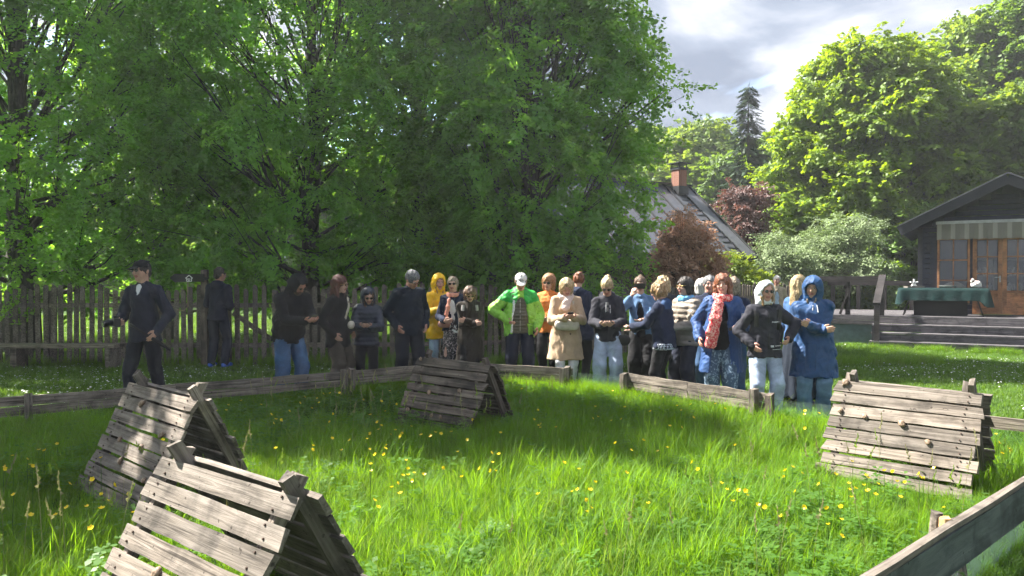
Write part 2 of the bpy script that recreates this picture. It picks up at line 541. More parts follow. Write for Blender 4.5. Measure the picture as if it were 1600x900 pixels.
meadow = scatter_group('meadow_tufts', [piece('tuft%d' % i, blade_tuft(28, 0.30 + 0.05 * (i % 3), 0.095, 0.0062, 0.55 + 0.15 * (i % 4), 50 + i), M_grass2 if i == 4 else M_grass) for i in range(6)])
def herb(seed, n=16):
    rg = random.Random(seed); mb = MB()
    for i in range(n):
        a = rg.uniform(0, 6.283); q = 0.09 * math.sqrt(rg.random()); h = rg.uniform(0.05, 0.19)
        c = Vector((q * math.cos(a), q * math.sin(a), h))
        for j in range(3):
            t = a + j * 2.1 + rg.uniform(-0.3, 0.3); l = rg.uniform(0.022, 0.042); w = l * 0.42
            d = Vector((math.cos(t), math.sin(t), rg.uniform(-0.25, 0.35))); s = Vector((-math.sin(t), math.cos(t), 0))
            mb.add([c, c + d * l * 0.55 + s * w, c + d * l, c + d * l * 0.55 - s * w], [(0, 1, 2, 3)])
        mb.add([(c.x * 0.6, c.y * 0.6, 0), (c.x * 0.6 + 0.002, c.y * 0.6, 0), c], [(0, 1, 2)])
    return mb.mesh('herb')
herbs = scatter_group('meadow_herbs', [piece('herb%d' % i, herb(80 + i), M_weed) for i in range(4)])
lawn = scatter_group('lawn_tufts', [piece('lawn%d' % i, blade_tuft(26, 0.075, 0.13, 0.0075, 0.8, 120 + i, 2), M_lawn) for i in range(4)])
def seedhead(seed):
    rg = random.Random(seed); mb = MB()
    h = rg.uniform(0.5, 0.66); l = rg.uniform(0.03, 0.14)
    pts = [(l * t * t, 0.01 * t, h * t) for t in (0, 0.35, 0.7, 1)]
    mb.tube(pts, [0.0016, 0.0014, 0.0012, 0.0008], 3, False)
    for k in range(14):
        t = 0.8 + 0.2 * k / 14; a = rg.uniform(0, 6.28); e = 0.018 * (1.1 - (t - 0.8) * 4)
        p = Vector((l * t * t, 0.01 * t, h * t))
        mb.add([p, p + Vector((math.cos(a) * e, math.sin(a) * e, 0.012)), p + Vector((0, 0, 0.02))], [(0, 1, 2)])
    return mb.mesh('seedhead')
seeds = scatter_group('seed_stalks', [piece('seed%d' % i, seedhead(160 + i), M_straw if i % 2 else M_grass2) for i in range(4)])

def yaw_rot(n, tilt, rg):
    r = rg.uniform(-tilt, tilt, (n, 3)); r[:, 2] = rg.uniform(0, 6.283, n); return r

rg = np.random.default_rng(3)
# tall meadow inside the low enclosure
P = np.stack([rg.uniform(-6.6, 5, 46000), rg.uniform(1.6, 11.3, 46000), np.zeros(46000)], 1)
P = P[inside(P, ENC) & (np.abs(P[:, 0]) < 0.70 * P[:, 1] + 0.5) & (P[:, 1] > 2.6)]
hs = 0.62 + 0.62 * vnoise(P, 1.3, 5) ** 1.5
near = np.min([np.hypot(P[:, 0] - x, P[:, 1] - y) for x, y in ((-1.4, 3.2), (-2.75, 5.4), (-0.75, 8.1), (2.95, 5.8))], 0)
hs *= np.clip(0.28 + 0.34 * near, 0.38, 0.68) * rg.choice([0.65, 0.8, 0.9, 1.0, 1.1, 1.45, 1.8], len(P), p=[.2, .2, .2, .16, .12, .09, .03])
S = np.stack([hs * 0.9, hs * 0.9, hs * rg.uniform(0.75, 1.15, len(P))], 1)
tag(scatter('meadow_grass', meadow, P, yaw_rot(len(P), 0.16, rg), S, seed=4), 'tall green meadow grass filling the low enclosure', 'grass', kind='stuff')
P = np.stack([rg.uniform(-6.6, 5, 9000), rg.uniform(2.6, 11.3, 9000), np.zeros(9000)], 1)
P = P[inside(P, ENC) & (np.abs(P[:, 0]) < 0.70 * P[:, 1] + 0.5)]
P = P[rg.random(len(P)) < 0.10 + 0.45 * (vnoise(P, 1.1, 9) > 0.58) + 0.6 * (P[:, 1] > 7.8)]
S = rg.uniform(0.6, 1.15, len(P))
tag(scatter('meadow_herb_leaves', herbs, P, yaw_rot(len(P), 0.2, rg), S, seed=5), 'low leafy herbs growing among the meadow grass', 'plants', kind='stuff')
P = np.stack([rg.uniform(-5, 5, 520), rg.uniform(3.6, 9.5, 520), np.zeros(520)], 1)
P = P[inside(P, ENC)]; P = P[(vnoise(P, 0.9, 2) > 0.42)]
tag(scatter('meadow_seed_stalks', seeds, P, yaw_rot(len(P), 0.1, rg), rg.uniform(0.7, 1.05, len(P)), seed=6), 'thin pale seed stalks standing above the meadow grass', 'grass', kind='stuff')
# short lawn around and behind, thinning with distance
n = 48000
d = 4.0 + 30 * rg.random(n) ** 1.25
P = np.stack([rg.uniform(-1, 1, n) * (0.74 * d + 1.0), d, np.zeros(n)], 1)
P = P[~inside(P, ENC)]
P = P[off_deck(P)]
sc = (0.65 + 0.5 * vnoise(P, 0.8, 4)) * (1 + P[:, 1] / 45)
S = np.stack([sc * 1.15, sc * 1.15, sc * rg.uniform(0.7, 1.2, len(P))], 1)
tag(scatter('lawn_grass', lawn, P, yaw_rot(len(P), 0.15, rg), S, seed=7), 'short green lawn around the enclosure and behind it', 'grass', kind='stuff')
# taller unmown strip along the outside of the low fence, at the picket fence and under the deck
n = 5200
t = rg.random(n); i = rg.integers(0, 6, n)
A = np.array(ENC)[i]; B = np.array(ENC)[i + 1]
nn = np.stack([-(B - A)[:, 1], (B - A)[:, 0]], 1); nn /= np.linalg.norm(nn, axis=1)[:, None]
Q = A + (B - A) * t[:, None] + nn * rg.normal(0.02, 0.10, n)[:, None]
P = np.concatenate([np.c_[Q, np.zeros(n)], np.c_[rg.uniform(-11, 8, 1500), 14.35 + rg.normal(0, 0.16, 1500), np.zeros(1500)],
                    DECK_EDGE(rg, 350)])
S = rg.uniform(0.45, 0.95, len(P)); S[-350:] *= 0.7
tag(scatter('edge_grass', meadow, P, yaw_rot(len(P), 0.2, rg), S, seed=8), 'unmown grass along the foot of the fences', 'grass', kind='stuff')

# daisies: white specks all over the lawn
M_daisy = plain('daisy_white', (0.78, 0.78, 0.74), 0.7, 0.2, var=0.05)
M_bcup = leafmat('buttercup_petal', (0.82, 0.62, 0.008), (0.82, 0.62, 0.01), 0.3, 0.3, 0.08, 0.5)
M_stem = leafmat('flower_stem', (0.07, 0.14, 0.02), (0.12, 0.25, 0.02), 0.3)
mb = MB()
mb.add([(0.017 * math.cos(k * 0.7854), 0.017 * math.sin(k * 0.7854), 0.085) for k in range(8)] + [(0, 0, 0.082)], [(k, (k + 1) % 8, 8) for k in range(8)])
mb.add([(0, 0, 0), (0.003, 0, 0), (0, 0, 0.083)], [(0, 1, 2)])
dais = scatter_group('daisy_heads', [piece('daisy', mb.mesh('daisy'), M_daisy)])
n = 19000
d = 8.5 + 24 * rg.random(n) ** 1.1
P = np.stack([rg.uniform(-1, 1, n) * (0.72 * d + 1), d, np.zeros(n)], 1)
P = P[~inside(P, ENC) & off_deck(P)]
P = P[rg.random(len(P)) < np.clip((vnoise(P, 0.9, 12) - 0.36) * 3, 0.04, 1)]
tag(scatter('daisies', dais, P, yaw_rot(len(P), 0.45, rg), rg.uniform(0.5, 0.85, len(P)), seed=9), 'tiny white daisies scattered over the lawn', 'flowers', kind='stuff')

# ------------------------------------------------------------------ trees
def leaf_spray(n, L, leaf, seed, droop=0.25, shape=1.0):
    """a twig with n folded leaves, lying along +x"""
    rg = random.Random(seed); mb = MB()
    for i in range(n):
        t = (i + rg.random()) / n
        side = 1 if i % 2 else -1
        base = Vector((L * t, side * 0.02 + rg.uniform(-0.10, 0.10) * L, -droop * L * t * t + rg.uniform(-0.12, 0.12) * L))
        a = side * rg.uniform(0.35, 1.5); l = leaf * rg.uniform(0.65, 1.2); w = l * 0.46 * shape
        d = Vector((math.cos(a), math.sin(a), rg.uniform(-0.75, 0.15))).normalized()
        nrm = Vector((rg.uniform(-0.6, 0.6), rg.uniform(-0.6, 0.6), 1)).normalized()
        s = d.cross(nrm).normalized(); up = s.cross(d)
        p = [base, base + d * l * 0.30 + s * w - up * 0.12 * l, base + d * l * 0.72 + s * w * 0.62 - up * 0.10 * l, base + d * l - up * 0.12 * l,
             base + d * l * 0.72 - s * w * 0.62 - up * 0.10 * l, base + d * l * 0.30 - s * w - up * 0.12 * l]
        mb.add(p, [(0, 1, 2, 3), (0, 3, 4, 5)])
    return mb.mesh('leaves')
def species(name, mat, n=18, L=0.5, leaf=0.10, seeds=(1, 2, 3), droop=0.25, shape=1.0):
    return scatter_group(name, [piece('%s_%d' % (name, s), leaf_spray(n, L, leaf, s * 31 + len(name), droop, shape), mat) for s in seeds])

m, nt, b, out = nodes_of('bark')
v = coords(nt, (1, 1, 0.25), 'Object')
n = noise(nt, v, 14, 6, 0.65, 0.6)
r = ramp(nt, n, [(0.3, (0.018, 0.015, 0.012)), (0.55, (0.065, 0.055, 0.045)), (0.75, (0.12, 0.105, 0.085))])
nt.links.new(r.outputs[0], b.inputs['Base Color']); b.inputs['Roughness'].default_value = 0.95
bump(nt, b, n, 0.9, 0.05); M_bark = m

M_linden = leafmat('linden_leaf', (0.088, 0.205, 0.042), (0.42, 0.74, 0.055), 0.52, 0.5, 0.35, 0.35)
M_maple = leafmat('maple_leaf', (0.112, 0.185, 0.012), (0.36, 0.50, 0.014), 0.42, 0.5, 0.25, 0.3)
M_wood_leaf = leafmat('woodland_leaf', (0.085, 0.155, 0.022), (0.28, 0.44, 0.03), 0.38, 0.5, 0.35, 0.3)
M_far_leaf = leafmat('birch_leaf', (0.10, 0.165, 0.024), (0.32, 0.44, 0.032), 0.4, 0.5, 0.3, 0.3)
M_copper = leafmat('copper_leaf', (0.44, 0.26, 0.165), (0.52, 0.28, 0.16), 0.3, 0.6, 0.35, 0.25)
M_plum = leafmat('plum_leaf', (0.115, 0.062, 0.056), (0.24, 0.10, 0.07), 0.3, 0.5, 0.4, 0.4)
M_silver = leafmat('blossom_leaf', (0.20, 0.26, 0.13), (0.26, 0.36, 0.12), 0.3, 0.6, 0.35, 0.25)
M_lime = leafmat('lime_leaf', (0.14, 0.21, 0.016), (0.34, 0.42, 0.02), 0.4, 0.5, 0.2, 0.3)
M_spruce = leafmat('spruce_needle', (0.028, 0.065, 0.026), (0.04, 0.09, 0.025), 0.15, 0.6, 0.4, 0.3)
S_linden = species('linden_sprays', M_linden, 38, 0.60, 0.082, (1, 2, 3, 4), 0.3)
S_maple = species('maple_sprays', M_maple, 20, 0.6, 0.15, (1, 2, 3), 0.2, 1.15)
S_wood = species('woodland_sprays', M_wood_leaf, 20, 0.75, 0.17, (1, 2, 3), 0.3, 1.1)
S_far = species('birch_sprays', M_far_leaf, 20, 0.8, 0.17, (1, 2, 3), 0.45, 1.1)
S_copper = species('copper_sprays', M_copper, 16, 0.34, 0.06, (1, 2, 3), 0.1)
S_plum = species('plum_sprays', M_plum, 18, 0.4, 0.085, (1, 2, 3), 0.1)
S_silver = species('blossom_sprays', M_silver, 20, 0.4, 0.065, (1, 2, 3), 0.3, 0.8)
S_lime = species('lime_sprays', M_lime, 18, 0.35, 0.085, (1, 2, 3), 0.2)
def needle_spray(seed):
    rg = random.Random(seed); mb = MB()
    for i in range(90):
        t = rg.random(); L = 0.7
        base = Vector((L * t, rg.uniform(-0.16, 0.16) * (1.1 - t), -0.10 * t))
        a = rg.uniform(-1.1, 1.1); l = rg.uniform(0.07, 0.14)
        dd = Vector((math.cos(a), math.sin(a), rg.uniform(-0.7, 0.1))); s = Vector((-math.sin(a), math.cos(a), 0)) * 0.02
        mb.add([base - s, base + s, base + dd * l], [(0, 1, 2)])
    return mb.mesh('needles')
S_spruce = scatter_group('spruce_sprays', [piece('needle_%d' % s, needle_spray(s), M_spruce) for s in (1, 2, 3)])

def prof_broad(t):   # wide low, rounded top
    return (0.80 + 0.8 * t) if t < 0.25 else math.sqrt(max(0.0, 1 - ((t - 0.25) / 0.78) ** 2))
def prof_egg(t):
    return math.sqrt(max(0.0, 1 - ((t - 0.42) / 0.60) ** 2))
def prof_bush(t):
    return (0.75 + 0.6 * t) if t < 0.4 else math.sqrt(max(0.0, 1 - ((t - 0.4) / 0.62) ** 2))

def tree(name, label, cat, pos, H, z0, rad, prof, nc, ns, grp, seed, trunk_r=0.22, group=None, scale=1.0, clump=0.75, stems=1, extra=(), flat=0.7, bare=0.0, fill=0.45):
    rg = np.random.default_rng(seed)
    root = empty(name, (pos[0], pos[1], 0))
    tag(root, label, cat, group)
    C = []
    gold = 2.39996
    for i in range(nc):
        t = (i + 0.5) / nc
        t = t ** 0.85
        z = z0 + (H - z0) * t
        rr = rad * prof(t) * (fill + (1 - fill) * math.sqrt(rg.random())) * rg.uniform(0.86, 1.1)
        a = i * gold + rg.uniform(-0.5, 0.5)
        C.append((rr * math.cos(a), rr * math.sin(a), z + rg.normal(0, 0.25), clump * rg.uniform(0.65, 1.25)))
    C += list(extra)
    C = np.array(C)
    # wood
    mb = MB(); lb = MB()
    for s in range(stems):
        bx, by = (rg.normal(0, 0.16 * rad) if stems > 1 else 0), (rg.normal(0, 0.12 * rad) if stems > 1 else 0)
        nseg = 7; top = H * 0.9
        wob = rg.normal(0, 0.05 * trunk_r / 0.22, (nseg + 1, 2)).cumsum(0); wob[0] = 0
        pts = [(bx * (0.35 + k / nseg) + wob[k, 0], by * (0.35 + k / nseg) + wob[k, 1], -0.05 + (top + 0.05) * k / nseg) for k in range(nseg + 1)]
        rr = [trunk_r * (1.35 if k == 0 else 1.0) * (1 - 0.9 * k / nseg) for k in range(nseg + 1)]
        mb.tube(pts, rr, 9)
    for (x, y, z, r) in C[rg.random(len(C)) < 0.6]:
        k = rg.uniform(0.45, 0.78)
        zb = max(0.25 * z0 + 0.2, z * k - 0.2)
        f = min(1.0, zb / (H * 0.9))
        j = min(nseg, int(f * nseg)); bx, by, _ = pts[j]
        mid = ((bx + x) / 2 + rg.normal(0, 0.12), (by + y) / 2 + rg.normal(0, 0.12), zb + (z - zb) * 0.4)
        r0 = max(0.010, trunk_r * 0.20 * (1 - f) + 0.008)
        lb.tube([(bx, by, zb), mid, (x, y, z)], [r0, r0 * 0.65, 0.008], 5, False)
        for q in range(3):
            e = rg.normal(0, 0.55 * r, 3)
            lb.tube([mid, ((mid[0] + x) / 2 + e[0] * .5, (mid[1] + y) / 2 + e[1] * .5, (mid[2] + z) / 2), (x + e[0], y + e[1], z + e[2] * 0.7)], [r0 * 0.4, r0 * 0.25, 0.004], 4, False)
    mb.build('trunk', M_bark, root, True)
    tag(lb.build('limbs', M_bark, root, True), kind='stuff')
    # leaves: sprays on and in the clumps
    idx = rg.choice(len(C), ns, p=C[:, 3] ** 2 / (C[:, 3] ** 2).sum())
    D = rg.normal(0, 1, (ns, 3)); D /= np.linalg.norm(D, axis=1)[:, None]
    q = rg.random(ns) ** 0.42
    Rr = C[idx, 3] * q
    P = C[idx, :3] + D * Rr[:, None] * np.array([1.15, 1.15, flat])
    P[:, 2] -= 0.18 * (np.hypot(D[:, 0], D[:, 1]) * Rr)
    P[:, 2] = np.maximum(P[:, 2], 0.12)
    yaw = np.arctan2(D[:, 1] + 0.35 * P[:, 1] / rad, D[:, 0] + 0.35 * P[:, 0] / rad) + rg.normal(0, 0.7, ns)
    rot = np.stack([rg.normal(0, 0.4, ns), rg.normal(0.25, 0.4, ns), yaw], 1)
    keep = rg.random(ns) > bare
    cr = scatter('crown', grp, P[keep], rot[keep], scale * rg.uniform(0.65, 1.2, ns)[keep], root, seed)
    tag(cr, kind='stuff')
    return root

BIG = 'tall lindens behind the picket fence'
tree('linden_tree', 'tall dark linden at the far left with the thick dark trunk', 'tree', at(30, 17.0), 12.5, 1.9, 4.0, prof_broad, 140, 6200, S_linden, 21, 0.34, BIG, clump=0.95)
tree('linden_tree', 'linden between the thick left trunk and the man walking with a camera', 'tree', at(262, 20.5), 9.4, 1.2, 3.2, prof_broad, 100, 2500, S_linden, 22, 0.2, BIG, clump=0.85)
tree('linden_tree', 'bright green linden behind the man in the black hoodie', 'tree', at(492, 17.8), 12.5, 1.1, 3.1, prof_broad, 130, 3900, S_linden, 23, 0.24, BIG, clump=0.85)
tree('linden_tree', 'linden behind the man in the dark sweater, second from the house roof', 'tree', at(655, 20.0), 12.0, 1.0, 2.9, prof_broad, 120, 3500, S_linden, 24, 0.24, BIG, clump=0.85)
tree('linden_tree', 'large dense linden next to the house roof, behind the green jacket', 'tree', at(826, 16.6), 11.8, 1.2, 2.0, prof_broad, 150, 5200, S_linden, 25, 0.28, BIG, clump=0.75,
     extra=[(2.1, -0.5, 6.2, 0.6), (2.5, -0.7, 5.9, 0.55), (2.75, -0.8, 5.45, 0.5), (2.0, -0.5, 6.8, 0.6), (1.7, -0.3, 7.4, 0.7), (1.8, 0, 3.6, 0.6), (1.9, 0, 2.6, 0.6), (1.9, 0.2, 1.9, 0.6), (1.7, -0.3, 1.2, 0.6)])
tree('linden_tree', 'slender linden just outside the left edge, shading the middle of the meadow', 'tree', (-9.7, 12.2, 0), 14.2, 6.9, 1.8, prof_egg, 60, 2000, S_linden, 26, 0.22, BIG, clump=0.75)
tree('linden_tree', 'small linden outside the left edge, shading the near left corner', 'tree', (-9.0, 7.3, 0), 7.4, 2.6, 1.8, prof_egg, 60, 2000, S_linden, 27, 0.18, BIG, clump=0.75)

tree('maple_tree', 'broad yellow-green maple in full sun left of the black cabin', 'tree', at(1350, 31), 10.7, 1.9, 3.5, prof_egg, 150, 7000, S_maple, 31, 0.22, clump=0.85, stems=3, fill=0.5)
WOODS = 'woodland trees at the back'
for px, dd, H, z0, rr, gp, sd, lab in (
        (1462, 41, 13.8, 2, 3.4, S_wood, 41, 'woodland tree rising just right of the yellow-green maple'),
        (1540, 39, 14.6, 2, 3.4, S_far, 42, 'tall pale woodland tree above the cabin gable'),
        (1630, 37, 15.6, 2, 3.6, S_wood, 43, 'tallest woodland tree at the right edge above the cabin roof'),
        (1592, 29, 8.2, 3.4, 2.0, S_far, 44, 'lower fresh green tree right behind the cabin roof'),
        (1030, 52, 11.6, 2, 3.2, S_far, 45, 'pale green woodland tree showing just left of the brick chimney'),
        (1098, 50, 11.6, 2, 3.2, S_far, 46, 'pale green woodland tree rising right above the brick chimney'),
        (1135, 47, 9.0, 2, 2.4, S_wood, 47, 'darker woodland tree between chimney and spruce'),
        (1222, 46, 10.0, 2, 3.0, S_wood, 48, 'woodland tree half hidden between spruce and yellow maple'),
        (1400, 44, 11.0, 1, 3.4, S_wood, 49, 'dark woodland tree seen through the right side of the maple'),
        (-60, 42, 7.2, 0.6, 3.6, S_far, 50, 'far tree beyond the lawn at the left edge'),
        (130, 46, 7.4, 0.6, 3.8, S_far, 51, 'far tree beyond the lawn behind the bench'),
        (300, 50, 8.2, 0.6, 4.0, S_far, 52, 'far tree beyond the lawn behind the hanging signboard'),
        (430, 44, 8.6, 0.6, 3.8, S_far, 53, 'far tree beyond the lawn behind the garden gate'),
        (590, 48, 9.6, 0.6, 4.2, S_far, 54, 'far tree beyond the lawn behind the dark sweater'),
        (760, 46, 9.2, 0.6, 4.0, S_far, 55, 'far tree beyond the lawn behind the brown coat'),
        (920, 44, 9.2, 0.6, 3.6, S_wood, 56, 'far tree beyond the lawn hidden behind the dense linden')):
    tree('woodland_tree', lab, 'tree', at(px, dd), H, z0, rr, prof_egg, 80, 2600, gp, sd, 0.2, WOODS, clump=1.0, scale=1.25)

# spruce: whorls of drooping boughs
def spruce(label, pos, H, rb, seed):
    rg = np.random.default_rng(seed)
    root = empty('spruce_tree', (pos[0], pos[1], 0)); tag(root, label, 'tree')
    mb = MB(); mb.tube([(0, 0, -0.05), (0.03, 0, H * 0.5), (0, 0, H)], [0.16, 0.09, 0.008], 8); mb.build('trunk', M_bark, root, True)
    P = []; Ro = []; Sc = []; lb = MB()
    z = 0.8
    while z < H - 0.1:
        f = 1 - z / H; r = rb * f ** 0.85
        for k in range(7):
            a = rg.uniform(0, 6.28); L = r * rg.uniform(0.75, 1.15) + 0.08
            tip = (L * math.cos(a), L * math.sin(a), z - 0.25 * L)
            lb.tube([(0, 0, z), tip], [0.018 * f + 0.004, 0.003], 4, False)
            m_ = max(2, int(L / 0.16))
            for j in range(m_):
                t = (j + 0.6) / m_
                P.append((tip[0] * t, tip[1] * t, z - 0.25 * L * t + rg.normal(0, 0.03)))
                Ro.append((rg.normal(0, 0.3), 0.3 + rg.normal(0, 0.15), a + rg.normal(0, 0.5))); Sc.append((0.6 + 0.5 * f) * rg.uniform(0.8, 1.2))
        z += 0.13 + 0.12 * f
    tag(lb.build('boughs', M_bark, root, True), kind='stuff')
    P.append((0, 0, H - 0.25)); Ro.append((0, -1.5, 0)); Sc.append(0.5)
    tag(scatter('crown', S_spruce, np.array(P), np.array(Ro), np.array(Sc), root, seed), kind='stuff')
spruce('narrow dark spruce with a pointed top behind the metal roof', at(1168, 37), 11.0, 1.75, 61)

SH = 'garden shrubs'
tree('copper_shrub', 'rusty brown leaved shrub in front of the metal roof', 'shrub', at(1072, 19.5), 2.95, 0.4, 0.72, prof_bush, 80, 2300, S_copper, 71, 0.05, SH, clump=0.28, stems=5, bare=0.1)
tree('plum_tree', 'dark purple leaved tree right of the roof verge', 'tree', at(1163, 29), 5.2, 0.8, 0.95, prof_egg, 60, 1500, S_plum, 72, 0.07, clump=0.38, stems=3)
tree('blossom_shrub', 'silvery white blossoming shrub below the yellow maple', 'shrub', at(1312, 25.5), 3.35, 0.3, 1.35, prof_bush, 90, 2600, S_silver, 73, 0.06, SH, clump=0.42, stems=5)
tree('garden_shrub', 'pale green shrub left of the white blossoming shrub', 'shrub', at(1226, 24.5), 2.75, 0.3, 1.0, prof_bush, 70, 2000, S_silver, 74, 0.05, SH, clump=0.38, stems=4)
tree('garden_shrub', 'yellow-green bush below the corner of the metal roof', 'shrub', at(1140, 22.5), 2.15, 0.3, 0.75, prof_bush, 50, 1300, S_lime, 75, 0.04, SH, clump=0.32, stems=4)
tree('garden_shrub', 'bright lime green bush seen through the deck railing', 'shrub', at(1353, 25.5), 1.5, 0.15, 0.35, prof_bush, 24, 420, S_lime, 76, 0.03, SH, clump=0.22, stems=3)
tree('garden_shrub', 'dark green bush at the left wall of the cabin', 'shrub', at(1412, 27.5), 4.2, 0.2, 1.1, prof_bush, 60, 1600, S_wood, 77, 0.05, SH, clump=0.45, stems=4, scale=0.7)
tree('garden_shrub', 'green bush between the old man and the deck railing', 'shrub', at(1262, 26.5), 2.3, 0.2, 1.0, prof_bush, 50, 1300, S_lime, 78, 0.04, SH, clump=0.4, stems=4)

# ------------------------------------------------------------------ weathered wood
M_board = wood('weathered_board', (0.058, 0.050, 0.043), (0.155, 0.135, 0.117), (0.265, 0.237, 0.212))
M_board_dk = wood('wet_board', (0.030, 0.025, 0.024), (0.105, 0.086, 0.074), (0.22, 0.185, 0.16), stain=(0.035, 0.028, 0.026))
M_rail = wood('fence_board', (0.045, 0.040, 0.035), (0.140, 0.122, 0.105), (0.29, 0.26, 0.225))
M_picket = wood('picket_wood', (0.040, 0.035, 0.031), (0.115, 0.100, 0.086), (0.24, 0.21, 0.18), gx=26.0, gy=26.0)
M_picket_v = M_picket
M_fresh = wood('fresh_cut_wood', (0.30, 0.17, 0.07), (0.50, 0.31, 0.14), (0.66, 0.45, 0.24), crack=0.25)
M_shadegrey = wood('grey_board_face', (0.055, 0.070, 0.070), (0.105, 0.130, 0.130), (0.17, 0.20, 0.195), gy=10.0, crack=0.35)  # bluish cast of shade mixed into the grey board colour

def plank_mesh(L, W, T, seed, wav=0.006, n=7, notch=0.0):
    """board along x, width y, thickness z, with uneven edges and ends"""
    rg = random.Random(seed); vs = []; fs = []
    o1 = [rg.gauss(0, wav) for _ in range(n)]; o2 = [rg.gauss(0, wav) for _ in range(n)]; oz = [rg.gauss(0, wav * 0.4) for _ in range(n)]
    for i in range(n):
        x = -L / 2 + L * i / (n - 1)
        sk = 0
        if i in (0, n - 1): sk = rg.uniform(-0.012, 0.012)
        for (y, z, o) in ((-W / 2, -T / 2, o1[i]), (W / 2, -T / 2, o2[i]), (W / 2, T / 2, o2[i] * 0.8), (-W / 2, T / 2, o1[i] * 0.8)):
            vs.append((x + sk * (1 if y > 0 else -1) + (rg.uniform(-notch, notch) if i in (0, n - 1) else 0), y + o, z + oz[i]))
    for i in range(n - 1):
        for k in range(4):
            k2 = (k + 1) % 4
            fs.append((i * 4 + k, (i + 1) * 4 + k, (i + 1) * 4 + k2, i * 4 + k2))
    fs.append((0, 1, 2, 3)); fs.append(tuple((n - 1) * 4 + k for k in (3, 2, 1, 0)))
    me = bpy.data.meshes.new('plank'); me.from_pydata(vs, [], fs); me.update()
    return me

def post_mesh(L, W, T, seed):
    return plank_mesh(L, W, T, seed, 0.004, 5, 0.008)

# ------------------------------------------------------------------ slatted snail shelters
def snail_mesh():
    """shell of three whorls on a short foot"""
    mb = MB(); pts = []; rr = []
    for i in range(34):
        t = i / 33; a = t * 2 * math.pi * 2.6
        q = 0.0015 + 0.0105 * t ** 1.3
        pts.append((q * math.cos(a), q * math.sin(a), 0.012 * (1 - t) + 0.006)); rr.append(0.0022 + 0.0092 * t ** 1.15)
    mb.tube(pts, rr, 8)
    mb.cur = 1
    mb.tube([(-0.018, 0.0, 0.001), (0, 0, 0.003), (0.018, 0.004, 0.003), (0.028, 0.008, 0.004)], [0.002, 0.007, 0.006, 0.003], 6)
    return mb.mesh('shell', True)
M_shell = wood('snail_shell', (0.09, 0.06, 0.04), (0.24, 0.17, 0.12), (0.40, 0.31, 0.23), rough=0.45, crack=0.0, gx=60, gy=60, bstr=0.1)
M_foot = plain('snail_body', (0.16, 0.125, 0.09), 0.4)
SNAIL = snail_mesh(); SNAIL.materials.append(M_shell); SNAIL.materials.append(M_foot)

NAIL = MB().lathe([(0.0055, -0.004), (0.006, 0.001), (0.004, 0.003)], 7).mesh('nail'); NAIL.materials.append(plain('rusty_iron', (0.055, 0.032, 0.022), 0.8))
def shelter(label, cx, cy, yaw, L, w, h, nb, seed, mat, snails, where, tilt=0.0, wscale=1.0, back_short=None):
    root = empty('slatted_shelter', (cx, cy, 0), yaw)
    root.rotation_euler = (0, tilt, yaw)
    tag(root, label, 'animal shelter', 'slatted wooden snail shelters in the meadow')
    rg = random.Random(seed)
    S = math.hypot(w, h); sl = math.atan2(h, w)
    pitch = S / nb; T = 0.024
    for side in (-1, 1):
        # local frame of the slope: x along the ridge, v up the slope, n outward
        vup = Vector((0, -side * w / S, h / S)); nrm = Vector((0, side * h / S, w / S))
        for i in range(nb):
            wid = pitch * rg.uniform(0.78, 0.90) * wscale
            me = plank_mesh(L + rg.uniform(-0.03, 0.03), wid, T * rg.uniform(0.85, 1.2), rg.random(), 0.0022, 9, 0.010)
            me.materials.append(mat)
            c = Vector((rg.uniform(-0.015, 0.015), side * w, 0)) + vup * (pitch * (i + 0.5)) + nrm * (T / 2 + 0.026)
            o = link('plank', me, None, root, c)
            X = Vector((1, 0, 0)); M = Matrix((X, nrm.cross(X), nrm)).transposed()
            o.rotation_euler = (M @ Matrix.Rotation(rg.uniform(-0.012, 0.012), 3, 'Z')).to_euler()
            if side == -1:
                for ex in (-1, 1):          # nail heads over the posts
                    for q in (-1, 1):
                        link('nail', NAIL, None, o, (ex * (L / 2 - 0.115) + rg.uniform(-.02, .02), q * wid * 0.27 + rg.uniform(-.006, .006), T * 0.6 + 0.0035))
    # two crossing posts near each end, poking up above the ridge
    for ex in (-1, 1):
        for side in (-1, 1):
            vup = Vector((0, -side * w / S, h / S))
            extra = rg.uniform(0.07, 0.13)
            Lp = S + extra
            me = post_mesh(Lp, 0.062, 0.04, rg.random()); me.materials.append(mat)
            x = ex * (L / 2 - 0.115) + side * 0.026
            c = Vector((x, side * w, 0)) + vup * (Lp / 2 - 0.005)
            o = link('post', me, None, root, c)
            nrm = Vector((0, side * h / S, w / S)); X = vup
            M = Matrix((X, nrm.cross(X), nrm)).transposed()
            M = M @ Matrix.Rotation(math.pi / 2, 3, 'X')
            o.rotation_euler = M.to_euler()
    # snails on the front slope: (fraction along from the left end, fraction down from the ridge)
    bpy.context.view_layer.update()
    MW = Matrix.Translation((cx, cy, 0)) @ Euler((0, tilt, yaw)).to_matrix().to_4x4()
    for k, (a, s, lab) in enumerate(snails):
        vup = Vector((0, w / S, h / S)); nrm = Vector((0, -h / S, w / S))
        p = Vector((-L / 2 + a * L, -w, 0)) + vup * (S * (1 - s)) + nrm * (T + 0.028)
        o = bpy.data.objects.new('snail', SNAIL); COL.objects.link(o)
        X = Vector((1, 0, 0)); M = Matrix((X, nrm.cross(X), nrm)).transposed()
        o.matrix_world = MW @ Matrix.Translation(p) @ M.to_4x4() @ Matrix.Rotation(rg.uniform(0, 6.28), 4, 'Z') @ Matrix.Scale(rg.uniform(1.05, 1.45), 4)
        tag(o, lab, 'snail', 'snails resting on the shelters')
    return root

